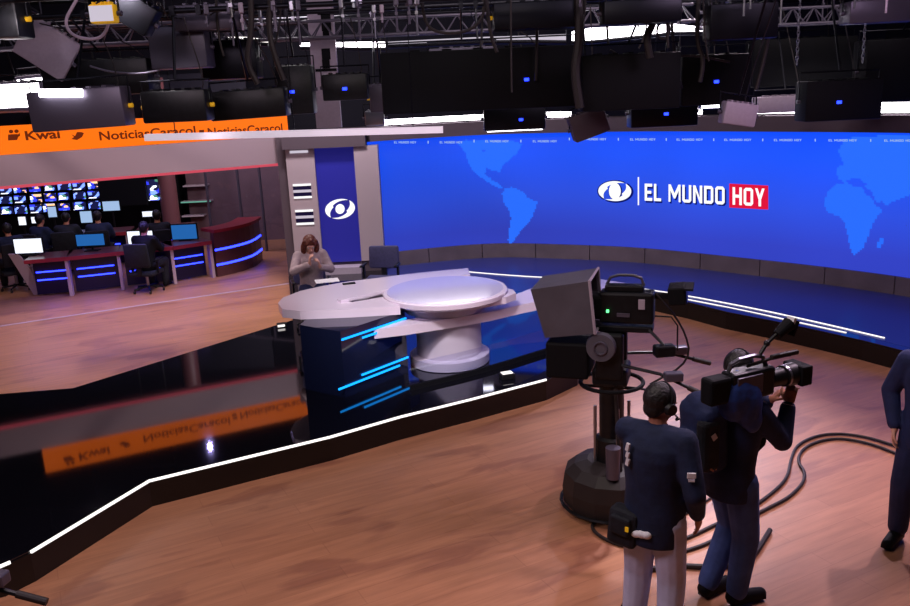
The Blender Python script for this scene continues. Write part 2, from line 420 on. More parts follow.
def inpoly(x, y, P):
    r = False; j = len(P)-1
    for i in range(len(P)):
        if (P[i][1] > y) != (P[j][1] > y) and x < (P[j][0]-P[i][0])*(y-P[i][1])/(P[j][1]-P[i][1])+P[i][0]: r = not r
        j = i
    return r
def cells(polys, holes=()):
    m = MB(); SP = [[SZ(*p) for p in P] for P in polys]; HP = [[SZ(*p) for p in P] for P in holes]
    c = .03; xs = [q[0] for P in SP for q in P]; zs = [q[1] for P in SP for q in P]
    s = math.floor(min(xs)/c)*c
    while s < max(xs):
        z = math.floor(min(zs)/c)*c
        while z < max(zs):
            if z < 2.5 and any(inpoly(s+c/2, z+c/2, P) for P in SP) and not any(inpoly(s+c/2, z+c/2, P) for P in HP):
                q = [W(s, z, .006), W(s+c, z, .006), W(s+c, z+c, .006), W(s, z+c, .006)]
                m.b.faces.new([m.b.verts.new(v) for v in q])
            z += c
        s += c
    return m
amer = [[(457, 143), (466, 140), (512, 141), (522, 144), (518, 152), (512, 158), (504, 164), (500, 172), (493, 170), (489, 174), (492, 180), (500, 184), (503, 189), (497, 187), (489, 183), (482, 178), (474, 172), (468, 163), (465, 152)],
        [(505, 188), (512, 187), (524, 192), (528, 198), (538, 202), (535, 210), (532, 218), (526, 226), (520, 232), (514, 241), (511, 244), (508, 241), (509, 230), (511, 218), (508, 208), (503, 202), (502, 194)]]
eur = [[(838, 150), (846, 139), (860, 136), (911, 136), (911, 195), (893, 202), (886, 206), (882, 200), (876, 204), (869, 198), (862, 190), (866, 186), (857, 181), (846, 184), (838, 178), (836, 168), (844, 164)],
       [(828, 192), (836, 184), (850, 185), (866, 188), (876, 206), (884, 209), (878, 216), (872, 226), (868, 238), (862, 250), (854, 256), (850, 248), (848, 236), (845, 222), (838, 216), (828, 212), (824, 203)],
       [(882, 236), (885, 240), (880, 248), (876, 246)]]
cells(amer, [[(486, 168), (494, 172), (490, 178), (485, 174)], [(480, 150), (486, 149), (486, 153)]]).build('map_americas', M['mapc'], vw)
cells(eur, [[(846, 180), (858, 178), (870, 186), (852, 185)], [(862, 184), (872, 192), (876, 202), (866, 194)]]).build('map_africa_and_europe', M['mapc'], vw)
def wallrect(m, x0, y0, x1, y1, off, k=4):
    a, b, c, d = SZ(x0, y0[0]), SZ(x1, y0[1]), SZ(x1, y1[1]), SZ(x0, y1[0])
    for i in range(k):
        f, h = i/k, (i+1)/k
        lo = lambda u: W(d[0]+(c[0]-d[0])*u, d[1]+(c[1]-d[1])*u, off); hi = lambda u: W(a[0]+(b[0]-a[0])*u, a[1]+(b[1]-a[1])*u, off)
        m.b.faces.new([m.b.verts.new(v) for v in (lo(f), lo(h), hi(h), hi(f))])
def letter(ch, t, h):
    """condensed block capital as quads in a unit cell; t, h = stroke width across and up"""
    Q = []; bar = lambda x0, y0, x1, y1: Q.append([(x0, y0), (x1, y0), (x1, y1), (x0, y1)])
    def ring(pts_o, pts_i, closed=True):
        n = len(pts_o)
        for i in range(n if closed else n-1): Q.append([pts_o[i], pts_o[(i+1) % n], pts_i[(i+1) % n], pts_i[i]])
    if ch == 'E': bar(0, 0, t, 1); [bar(t, y, 1 if y != .5-h/2 else .88, y+h) for y in (0, .5-h/2, 1-h)]
    elif ch == 'L': bar(0, 0, t, 1); bar(t, 0, 1, h)
    elif ch == 'H': bar(0, 0, t, 1); bar(1-t, 0, 1, 1); bar(t, .5-h/2, 1-t, .5+h/2)
    elif ch == 'M':
        k = t*.78; bar(0, 0, k, 1); bar(1-k, 0, 1, 1)
        Q.append([(k, 1), (k, .66), (.5-k*.4, .2), (.5, .2)]); Q.append([(k, 1), (.5, .2), (.5, .5), (k*1.15, 1)]); Q.append([(1-k, 1), (1-k*1.15, 1), (.5, .5), (.5, .2)]); Q.append([(1-k, 1), (.5, .2), (.5+k*.4, .2), (1-k, .66)])
    elif ch == 'N': bar(0, 0, t, 1); bar(1-t, 0, 1, 1); Q.append([(t, 1), (t, .68), (1-t, 0), (1-t, .32)])
    elif ch == 'Y': bar(.5-t/2, 0, .5+t/2, .42); Q.append([(0, 1), (.5-t/2, .38), (.5+t/2, .38), (t, 1)]); Q.append([(1-t, 1), (.5-t/2, .38), (.5+t/2, .38), (1, 1)])
    elif ch in 'ODU':
        a, b = .2, .12; o = [(a, 0), (1-a, 0), (1, b), (1, 1-b), (1-a, 1), (a, 1), (0, 1-b), (0, b)]
        q = [(max(t, a), h), (min(1-t, 1-a), h), (1-t, max(h, b)), (1-t, 1-max(h, b)), (min(1-t, 1-a), 1-h), (max(t, a), 1-h), (t, 1-max(h, b)), (t, max(h, b))]
        if ch == 'D': o[0], o[7], o[5], o[6] = (0, 0), (0, b), (0, 1), (0, 1-b)
        if ch == 'U':
            ring([(0, 1), (0, b), (a, 0), (1-a, 0), (1, b), (1, 1)], [(t, 1), (t, max(h, b)), (max(t, a), h), (min(1-t, 1-a), h), (1-t, max(h, b)), (1-t, 1)], False)
        else: ring(o, q)
    return Q
LW = {'E': .85, 'L': .8, 'M': 1.35, ' ': .45}
def walltext(m, txt, x0, x1, yt, yb, bold, off, t=.27, h=.17):
    """yt, yb: (left, right) photo rows of cap top and baseline"""
    a, b, c, d = SZ(x0, yt[0]), SZ(x1, yt[1]), SZ(x1, yb[1]), SZ(x0, yb[0])
    def fn(u, v):
        s = (d[0]*(1-u)+c[0]*u)*(1-v)+(a[0]*(1-u)+b[0]*u)*v; z = (d[1]*(1-u)+c[1]*u)*(1-v)+(a[1]*(1-u)+b[1]*u)*v
        return W(s, z, off)
    gap = .2; tot = sum(LW.get(ch, 1) for ch in txt)+gap*(len(txt)-1); x = 0
    for ch in txt:
        w = LW.get(ch, 1)
        if ch != ' ':
            for q in letter(ch, t/w, h):
                vs = [m.b.verts.new(fn((x+min(1, max(0, p[0]))*w)/tot, p[1])) for p in q]
                try: m.b.faces.new(vs)
                except ValueError: pass
        x += w+gap
def emblem(m, fn, k=22, grow=0, cu=.31, cv=.5):
    """eye shaped emblem: round centre and two sweeping crescents; fn maps (-1..1, -1..1)"""
    c = [m.b.verts.new(fn((cu+grow*.6)*math.cos(2*PI*i/k), (cv+grow*.6)*math.sin(2*PI*i/k))) for i in range(k)]
    m.b.faces.new(c)
    for sg in (1, -1):
        outer, inner = [], []
        for i in range(21):
            t = i/20; an = math.radians(56+172*t); w = .5*max(0, math.sin(PI*t))**.9*(1 if t > .5 else .75)+grow*.8+.02; ro = 1+grow
            x, y = math.cos(an), math.sin(an)
            outer.append((sg*x*ro, sg*y*ro)); inner.append((sg*x*(ro-w), sg*y*(ro-w*.9)))
        A = [m.b.verts.new(fn(*p)) for p in outer]; B = [m.b.verts.new(fn(*p)) for p in inner]
        for i in range(20): m.b.faces.new((A[i], A[i+1], B[i+1], B[i]))
def wfn(cx, cy, hx, hy, off):
    a = SZ(cx-hx, cy); b = SZ(cx+hx, cy+1.5); t = SZ(cx, cy-hy); bo = SZ(cx, cy+hy)
    return lambda u, v: W((a[0]+b[0])/2+u*(b[0]-a[0])/2, (t[1]+bo[1])/2-u*0.0+v*(t[1]-bo[1])/2, off)
m = MB(); emblem(m, wfn(615.5, 191.4, 17, 10.6, .008), grow=.07, cu=.36, cv=.8); m.build('emblem_outline', M['logodark'], vw)
m = MB(); emblem(m, wfn(615, 191, 16.5, 10, .012), cu=.36, cv=.84); m.build('emblem', M['logo'], vw)
m = MB(); wallrect(m, 638, (177, 177), 639.3, (205, 205), .012, 1); m.build('divider_line', M['logo'], vw)
m = MB(); walltext(m, 'EL MUNDO', 646, 726.5, (185.5, 188), (202.5, 206), .022, .008); m.build('title_shadow', M['logodark'], vw)
m = MB(); walltext(m, 'EL MUNDO', 645, 725, (183.5, 186.5), (200.5, 204.5), .022, .014); m.build('title_lettering', M['logo'], vw)
m = MB(); wallrect(m, 729.5, (183.5, 185.5), 768.5, (207.5, 209.5), .01); m.build('red_badge', M['red'], vw)
m = MB(); walltext(m, 'HOY', 733, 765, (187, 188.5), (204.5, 206.5), .02, .016); m.build('badge_lettering', M['logo'], vw)
m = MB()
xs = [405, 451, 497, 545, 594, 643, 690, 738, 788, 843, 899]
for i, x in enumerate(xs):
    w = 11+i*.35; y = 141.2 if x < 560 else 139.0+(x-560)*.0045
    if x < 470: y = 142.3
    try: walltext(m, 'EL MUNDO HOY', x-w, x+w, (y-1.1, y-1.1), (y+1.1, y+1.1), .0, .01)
    except TypeError: pass
    if i: 
        xx = (x+xs[i-1])/2; wallrect(m, xx-.5, (y-1.5, y-1.5), xx+.5, (y+1.2, y+1.2), .01, 1)
m.build('header_lettering', M['mpale'], vw)
# curb under the wall, split in blocks, and fascia above
cb = MB()
s = 0.0
while s < SL[-1]-.2:
    e = min(s+1.02, SL[-1]-.01)
    pth = [W(s+(e-s)*k/4, 0, .03).xy for k in range(5)]
    cb.wall([tuple(p) for p in pth], .25, .515, .3); s += 1.035
cb.build('base_plinth', M['curb'], vw)
fa = [tuple(W(SL[-1]*k/60, 0, .12).xy) for k in range(61)]
struct(MB().wall(fa, 2.56, 2.80, .5).build('trim_fascia', M['soffit']))

# lamps lying along the top of the fascia (white tubes seen above it)
def tubelamp(x0, x1, y0, y1, lbl, z=None, hot=True, th=.09):
    a = SZ(x0, y0); b = SZ(x1, y1)
    p = [W(a[0]+(b[0]-a[0])*k/6, 0, .05) for k in range(7)]
    t = thing('tube_lamp', lbl, 'lamp', (p[0].x, p[0].y, 2.80), 'tube lamps on top of the video wall fascia')
    MB().wall([tuple(q.xy) for q in p], 2.83, 2.83+th, .06).build('tube', M['striphot' if hot else 'stripdim'], t)
    mm = MB()
    for q in (p[1], p[5]): mm.box((q.x, q.y+.03, 2.815), (.06, .05, .03))
    mm.build('bracket', M['black'], t)
tubelamp(381, 484, 120, 119, 'white tube lamp above the left end of the blue video wall')
tubelamp(545, 571, 117, 117, 'short white tube lamp above the wall, behind the tilted grey fixture')
tubelamp(640, 702, 116, 115, 'white tube lamp above the wall, right over the show title')
tubelamp(745, 868, 116, 114, 'long white tube lamp under the black fixture with a blue light', th=.05)
tubelamp(874, 925, 112, 111, 'bright white tube lamp at the far right end above the wall', th=.14)

# ------------------------------------------------------------------ set pillar with emblem
pil = thing('set_pillar', 'tall beige set pillar with a blue banner carrying a white eye emblem', 'pillar', (-2.1, 15.6, .25))
def Yb(px, py, y=15.3): return Y(px, py, y)
def panel(name, m, x0t, x0b, x1t, x1b, yt, yb, dy, th, parent):
    a, b, c, d = Y(x0t, yt, dy), Y(x1t, yt, dy), Y(x1b, yb, dy), Y(x0b, yb, dy)
    return MB().quadbox([a, b, c, d], (0, th, 0)).build(name, m, parent)
def pbox(name, m, xa, xb, z0, z1, y0, y1, par): return MB().box(((xa+xb)/2, (y0+y1)/2, (z0+z1)/2), (xb-xa, y1-y0, z1-z0)).build(name, m, par)
XL, XA, XB, XR = -2.87, -2.37, -1.66, -1.24
pbox('left_column', M['beige'], XL, XA, .25, 2.5, 15.22, 15.7, pil)
pbox('blue_banner', M['banner'], XA, XB, .42, 2.5, 15.3, 15.38, pil)
pbox('banner_backing', M['beige'], XA, XB, .25, 2.5, 15.39, 15.7, pil)
pbox('right_column', M['beige'], XB, XR, .45, 2.5, 15.16, 15.7, pil)
pbox('column_base', M['soffit'], XB, XR+.02, .25, .45, 15.2, 15.7, pil)
pbox('white_ledge', M['lilac'], XA, XB, .25, .37, 15.0, 15.28, pil)
pbox('top_cap', M['soffit'], XL-.03, XR-.2, 2.5, 2.80, 15.1, 15.8, pil)
ec = Y(340, 209, 15.29)
m = MB(); emblem(m, lambda u, v: V((ec.x+u*.27, 15.293, ec.z+v*.18+u*.02))); m.build('emblem', M['logo'], pil)
for nm, y0, y1, mm in [('light_slot', 150.5, 153, 'stripdim'), ('light_slot', 184, 186, 'logo'), ('light_slot', 190, 192.5, 'stripdim'), ('light_slot', 196.5, 198.5, 'logo'), ('light_slot', 210, 212, 'logo'), ('light_slot', 216, 218.5, 'stripdim'), ('light_slot', 223, 225, 'logo')]:
    a = Y(301, y1, 15.2); b = Y(301, y0, 15.2)
    pbox(nm, M[mm], XL+.08, XA-.1, a.z, b.z, 15.2, 15.23, pil)
for y0, y1 in ((186.3, 189.8), (212.3, 215.8), (192.8, 196.2), (218.8, 222.6)):
    a = Y(301, y1, 15.2); b = Y(301, y0, 15.2); pbox('slot_recess', M['panelnavy'], XL+.08, XA-.1, a.z, b.z, 15.21, 15.24, pil)

# ------------------------------------------------------------------ newsroom front: beam and orange banner
NA, NB = (-7.38, 13.32), (-3.07, 15.51)
def NP(px, py): return PLN(px, py, NA, NB)
nd = (V(NB)-V(NA)).normalized(); nn = V((-nd.y, nd.x, 0))  # pointing away
def nslab(name, m, x0, x1, yt0, yt1, yb0, yb1, th, parent=None, off=0):
    q = [NP(x0, yt0), NP(x1, yt1), NP(x1, yb1), NP(x0, yb0)]
    q = [p+nn*off for p in q]
    return MB().quadbox(q, nn*th).build(name, m, parent)
def zslab(x0, x1, z0, z1, th, off=0):
    a = NP(x0, 150); b = NP(x1, 150); a.z = b.z = z0; c = b.copy(); d = a.copy(); c.z = d.z = z1
    return MB().quadbox([p+nn*off for p in (a, b, c, d)], nn*th)
zA = NP(150, 174).z; zB = NP(150, 145).z; zC = NP(150, 118).z
struct(zslab(-220, 290, zA, zB, .35).build('trim_beam', M['beam']))
struct(zslab(-220, 290, zA-.045, zA-.002, .06).build('trim_red_line', M['redline']))
ob = thing('orange_banner', 'long orange sign band with dark lettering above the newsroom opening', 'sign', (NP(100, 150).x, NP(100, 150).y, zB))
zslab(-12, 290, zB+.005, zC, .2).build('band', M['orange'], ob)
def ntext(m, txt, x0, x1, y0, y1, bold=.01):
    z0 = NP((x0+x1)/2, y1).z; z1 = NP((x0+x1)/2, y0).z; a = NP(x0, 135); b = NP(x1, 135)
    def fn(u, v):
        p = a.lerp(b, u)-nn*.01; p.z = z0+(z1-z0)*v; return p
    put_text(m, txt, fn, bold)
for tx in (('Kwai', 25, 60, 130, 139.5, .03), ('NoticiasCaracol', 99, 196, 128.5, 137.5, .022), ('NoticiasCaracol', 208, 283, 125.5, 134, .022)):
    m = MB(); ntext(m, *tx); m.build('lettering', M['orangetext'], ob)
m = MB()
def nflat(m, pts):
    m.b.faces.new([m.b.verts.new(NP(*p)-nn*.012) for p in pts])
for (x, y) in ((11, 131.5), (16.5, 131.2)): nflat(m, [(x+2.3*math.cos(k*PI/5), y+1.9*math.sin(k*PI/5)) for k in range(10)])
nflat(m, [(8, 134.5), (17, 134), (20, 136), (20, 133), (20.5, 139), (17, 138), (17, 140), (8, 140.5)][:4]+[(17, 140), (8, 140.5)])
m.build('video_icon', M['orangetext'], ob); m = MB()
nflat(m, [(71, 134), (75, 136), (77, 132), (81, 132), (84, 133), (82, 137), (77, 140), (71, 139), (74, 137)])
m.build('bird_icon', M['orangetext'], ob); m = MB()
for k in (0, 1): nflat(m, [(199+k*0, 130+k*4), (204, 129.7+k*4), (204, 132.5+k*4), (199, 132.8+k*4)])
m.build('post_icon', M['orangetext'], ob)
tr = zslab(-220, 290, 0.0, .012, .05); struct(tr.build('trim_floor_track', M['legbeige']))
# return wall where the beam meets the pillar
struct(MB().box((-2.97, 15.62, 1.4), (.16, .5, 2.8)).build('trim_jamb', M['soffit']))

# ------------------------------------------------------------------ newsroom
WY = 20.2
struct(MB().box((-9.4, 21.3, 2.0), (9.2, .2, 4)).build('wall_newsroom', M['nwall']))
struct(MB().box((-4.1, 20.6, 1.15), (4.4, .2, 2.3)).build('wall_newsroom_brown', M['brownwall']))
def monitor(px, py, w, h, y, scr, lbl, grp, stand=0, name='monitor', bez=.02, rz=0):
    c = Y(px, py, y); s_ = y/F*1.03; w *= s_; h *= s_
    t = thing(name, lbl, 'monitor' if name != 'television' else 'television', (c.x, y, c.z-h/2-stand), grp, rz)
    R = Euler((0, 0, rz)).to_matrix()
    MB().box(c+R@V((0, .03, 0)), (w+2*bez, .04, h+2*bez), R, .006).build('bezel', M['blackmatte'], t)
    MB().box(c+R@V((0, .006, 0)), (w, .006, h), R).build('screen', scr, t)
    if stand:
        mm = MB(); mm.cone(c+V((0, .05, -h/2)), (c.x, c.y+.06, c.z-h/2-stand+.01), .02); mm.box((c.x, c.y+.05, c.z-h/2-stand+.008), (w*.5, .16, .016)); mm.build('stand', M['black'], t)
    return t
ord_ = ['first', 'second', 'third', 'fourth', 'fifth', 'sixth', 'seventh', 'eighth']
rows = [(190, 'top'), (200, 'middle'), (210.5, 'bottom')]
mw = thing('monitor_rack', 'tall black rack wall carrying rows of glowing blue newsroom monitors', 'rack', (-10.2, 20.9, 0))
MB().box((-9.9, 21.0, .9), (6.6, .3, 1.8)).build('cabinet', M['blackmatte'], mw)
mm = MB()
for k in range(8): mm.box((-12.9+k*.95, 21.0, 2.0), (.05, .08, 2.4))
mm.build('upright', M['black'], mw)
for ri, (ry, rn) in enumerate(rows):
    for k in range(7):
        x = 6+k*14.6; 
        monitor(x+random.uniform(-1, 1), ry-k*.9, random.uniform(10.5, 13), random.uniform(6.5, 8.2), 20.75, WALLS[(ri*3+k*2) % 5],
                'small glowing wall monitor, %s from the left in the %s row of the rack' % (ord_[k], rn), 'monitors on the newsroom rack')
monitor(122, 190, 44, 30, 19.4, M['blackmatte'], 'large switched-off black television hanging beside the newsroom monitor rack', None, name='television')
o = bpy.data.objects.new('x', None)
tvh = MB(); c = Y(122, 175, 19.4); tvh.cone((c.x-.3, 19.46, c.z-.1), (c.x-.3, 19.46, 5.99), .02).cone((c.x+.3, 19.46, c.z-.1), (c.x+.3, 19.46, 5.99), .02)
tag(tvh.build('ceiling_bracket', M['black']), 'pair of black ceiling rods holding up the large dark television', 'bracket')
monitor(154, 190, 13, 20, 19.6, WALLS[1], 'upright blue and white monitor between the dark television and brown column', None, stand=0)
c = Y(171, 215, 19.7)
tag(MB().lathe((c.x, 19.7, 0), [(.2, 0), (.2, 3.9)], 24).build('round_column', M['column'], smooth=True), 'round brown column rising behind the newsroom desks', 'column')
# shelves with green glowing edges on the brown wall
for (y_, x0, x1, mm_, lb) in [(186, 184, 208, 'stripdim', 'upper pale shelf on the brown newsroom wall'), (202, 182, 212, 'greenled', 'middle shelf with a green lit edge on the brown newsroom wall'), (216, 183, 205, 'stripdim', 'lowest pale shelf on the brown newsroom wall')]:
    a = Y(x0, y_, 20.35); b = Y(x1, y_, 20.35)
    t = thing('wall_shelf', lb, 'shelf', ((a.x+b.x)/2, 20.5, a.z))
    MB().box(((a.x+b.x)/2, 20.38, a.z), (b.x-a.x, .24, .03)).build('board', M['beige'], t)
    MB().box(((a.x+b.x)/2, 20.255, a.z), (b.x-a.x, .012, .03)).build('lit_edge', emis('shelf_edge', srgb(120, 190, 170) if mm_ == 'greenled' else srgb(150, 125, 140), .7), t)
# glass partition on the right of the newsroom
for i, (x0, x1) in enumerate([(208, 240), (240, 262), (262, 288)]):
    a = Y(x0, 200, 19.6-i*.3); b = Y(x1, 200, 19.3-i*.3)
    t = thing('glass_partition', ['left', 'middle', 'right'][i]+' clear glass pane standing behind the curved newsroom counter', 'glass panel', ((a.x+b.x)/2, (a.y+b.y)/2, 0), 'glass partition panes')
    dx = (b-a); R = Euler((0, 0, math.atan2(dx.y, dx.x))).to_matrix(); c_ = (a+b)/2
    MB().box((c_.x, c_.y, 1.3), (V((dx.x, dx.y)).length-.05, .015, 2.5), R).build('pane', M['glass'], t)
    MB().box((a.x, a.y, 1.3), (.035, .05, 2.6), R).box((b.x, b.y, 1.3), (.035, .05, 2.6), R).box((c_.x, c_.y, 2.58), (V((dx.x, dx.y)).length, .05, .04), R).build('frame', M['grey'], t)
# desks (front row)
def ndesk(x0, y0, x1, y1, lbl, legs=(1,), depth=.75, seed=0, z=.74):
    a = V((x0, y0, 0)); b = V((x1, y1, 0)); d = (b-a); L = d.length; u = d/L; w = V((-u.y, u.x, 0)); R = Euler((0, 0, math.atan2(u.y, u.x))).to_matrix()
    t = thing('newsroom_desk', lbl, 'desk', (a+b)/2, 'newsroom desks with red edges')
    c = (a+b)/2
    MB().box(c+w*depth/2+V((0, 0, z-.02)), (L, depth, .04), R, .005).build('desktop', M['cherrytop'], t)
    MB().box(c+w*-.012+V((0, 0, z-.03)), (L, .022, .07), R).build('red_edge', M['cherry'], t)
    MB().box(c+w*.3+V((0, 0, .36)), (L-.12, .03, .66), R).build('modesty_panel', M['panelnavy'], t)
    for k in legs:
        p = a.lerp(b, k*.96+.02)
        MB().box(p+w*.09+V((0, 0, .345)), (.06, .16, .69), R, .008).build('leg', M['legbeige'], t)
    MB().box(c+w*.275+V((0, 0, .45)), (L*.72, .016, .022), R).box(c+w*.275+V((0, 0, .3)), (L*.72, .016, .022), R).build('light_strip', M['blue'], t)
L0, L1, L2, L3, L4 = (-7.75, 15.15), (-7.05, 15.3), (-6.2, 15.6), (-5.3, 15.9), (-4.68, 16.35)
ndesk(*L0, *L1, 'leftmost newsroom desk with a red edge and blue light strips', (1,))
ndesk(*L1, *L2, 'newsroom desk with a red edge under the blue-backed monitor', (1,))
ndesk(*L2, *L3, 'newsroom desk with a red edge in front of the darkest seated worker', (1,))
ndesk(*L3, *L4, 'newsroom desk with a red edge beside the curved counter', (1,))
ep = MB()
e0 = Z(35, 295, 0)
ep.quadbox([V((e0.x-.42, e0.y+.1, .78)), V((e0.x-.22, e0.y+.05, .78)), V((e0.x+.0, e0.y, .5)), V((e0.x+.1, e0.y, .0)), V((e0.x-.02, e0.y, .0)), V((e0.x-.18, e0.y+.05, .3))], (.0, .05, 0))
tag(ep.build('end_panel', M['legbeige']), 'slanted pale end panel closing the left side of the newsroom desks', 'panel')
# curved counter
cc = [Z(*p, 0).xy for p in [(218, 277), (232, 274), (246, 270), (256, 266), (263, 260)]]
cc = smoothpath([tuple(p) for p in cc], 1)
ct = thing('curved_counter', 'curved brown newsroom counter with glowing blue strips, right of the desks', 'counter', (cc[3].x, cc[3].y, 0))
MB().wall([tuple(p) for p in cc], .0, .88, .12).build('body', M['cherrytop'], ct)
MB().wall([tuple(p) for p in offs(cc, .05)], .88, .94, .5).build('countertop', M['cherry'], ct)
MB().wall([tuple(p) for p in offs(cc, .012)], .52, .56, .01).build('light_strip', M['blue'], ct)
MB().wall([tuple(p) for p in offs(cc, .012)], .22, .26, .01).build('light_strip', M['blue'], ct)
# second row
ndesk(-8.6, 17.7, -6.9, 18.0, 'long rear newsroom desk behind the leftmost front desk', (0, 1), .8)
ndesk(-6.75, 18.0, -5.6, 18.25, 'long rear newsroom desk behind the middle front desks', (0, 1), .8)
# monitors on the desks
def dmon(px, py, w, h, y, scr, lbl, rz=0, zt=.74):
    c = Y(px, py, y); s_ = y/F*1.03; return monitor(px, py, w, h, y, scr, lbl, 'desk monitors in the newsroom', max(.03, c.z-h*s_/2-zt), rz=rz)
dmon(28, 246, 27, 14, 15.6, M['mwhite'], 'wide white-lit screen on the leftmost newsroom desk')
dmon(90, 240, 27, 11, 15.8, M['mblue'], 'blue monitor on the second newsroom desk')
dmon(134, 239, 12, 15, 16.2, M['mwhite'], 'small bright white monitor behind the darkest seated worker')
dmon(149, 237, 7, 12, 16.6, M['mwhite'], 'narrow white monitor right of the darkest seated worker')
dmon(184, 232, 24, 14, 16.5, M['mblue'], 'blue monitor on the desk beside the curved counter')
dmon(22, 221, 7, 8, 18.1, M['mwhite'], 'tiny bright screen on the rear desk at far left')
dmon(37, 220, 11, 6, 18.1, M['mwhite'], 'second tiny bright screen on the rear desk')
dmon(86, 217, 11, 11, 18.3, M['mpale'], 'pale screen on the rear newsroom desk under the black television')
dmon(111, 206, 16, 9, 18.9, M['mpale'], 'pale lilac screen below the large dark television', zt=.0)
dmon(52, 212, 8, 10, 18.4, M['mpale'], 'dim pale screen on the rear desk below the rack')
dmon(148, 214, 11, 5, 18.5, M['mwhite'], 'thin bright screen on the rear desk left of the brown column')
c = Y(143, 229, 18.4)

# ------------------------------------------------------------------ people
def RX(a): return Matrix.Rotation(a, 3, 'X')
def RY(a): return Matrix.Rotation(a, 3, 'Y')
def RZ(a): return Matrix.Rotation(a, 3, 'Z')
def hand(mb, w, d, nrm, k=1.0, curl=.6, side=1, fr=.0085):
    """w wrist, d direction of palm, nrm palm normal (fingers curl towards it), side: thumb side"""
    d = V(d).normalized(); nrm = (V(nrm)-V(nrm).dot(d)*d).normalized(); s = d.cross(nrm)*side
    w = V(w); pl = .09*k
    mb.chain([w, w+d*.02*k], [.026*k, .026*k])
    for j in range(4):
        o = (j-1.5)*.019*k
        mb.chain([w+d*.02*k+s*o*.7, w+d*pl+s*o], [.015*k, .0115*k], 8)
    L = [.068, .078, .074, .058]
    for j in range(4):
        o = (1.5-j)*.0205*k; p = w+d*pl+s*o; a = curl*.5; q = [p]; r = [fr*1.1*k]
        for t in (.45, .3, .25):
            dd = (d*math.cos(a)+nrm*math.sin(a)+s*(1.5-j)*.05).normalized(); p = p+dd*L[j]*t*k; q.append(p); r.append(r[-1]*.93); a += curl*.75
        mb.chain(q, r, 8)
    p = w+d*.025*k+s*.022*k; q = [p]; dd = (d*.65+s*.75+nrm*.25).normalized(); p = p+dd*.04*k; q.append(p)
    dd = (d*.85+s*.35+nrm*.45).normalized(); p = p+dd*.032*k; q.append(p); dd = (d*.85+s*.05+nrm*.6).normalized(); p = p+dd*.026*k; q.append(p)
    mb.chain(q, [.015*k, .0115*k, .010*k, .0085*k], 8)
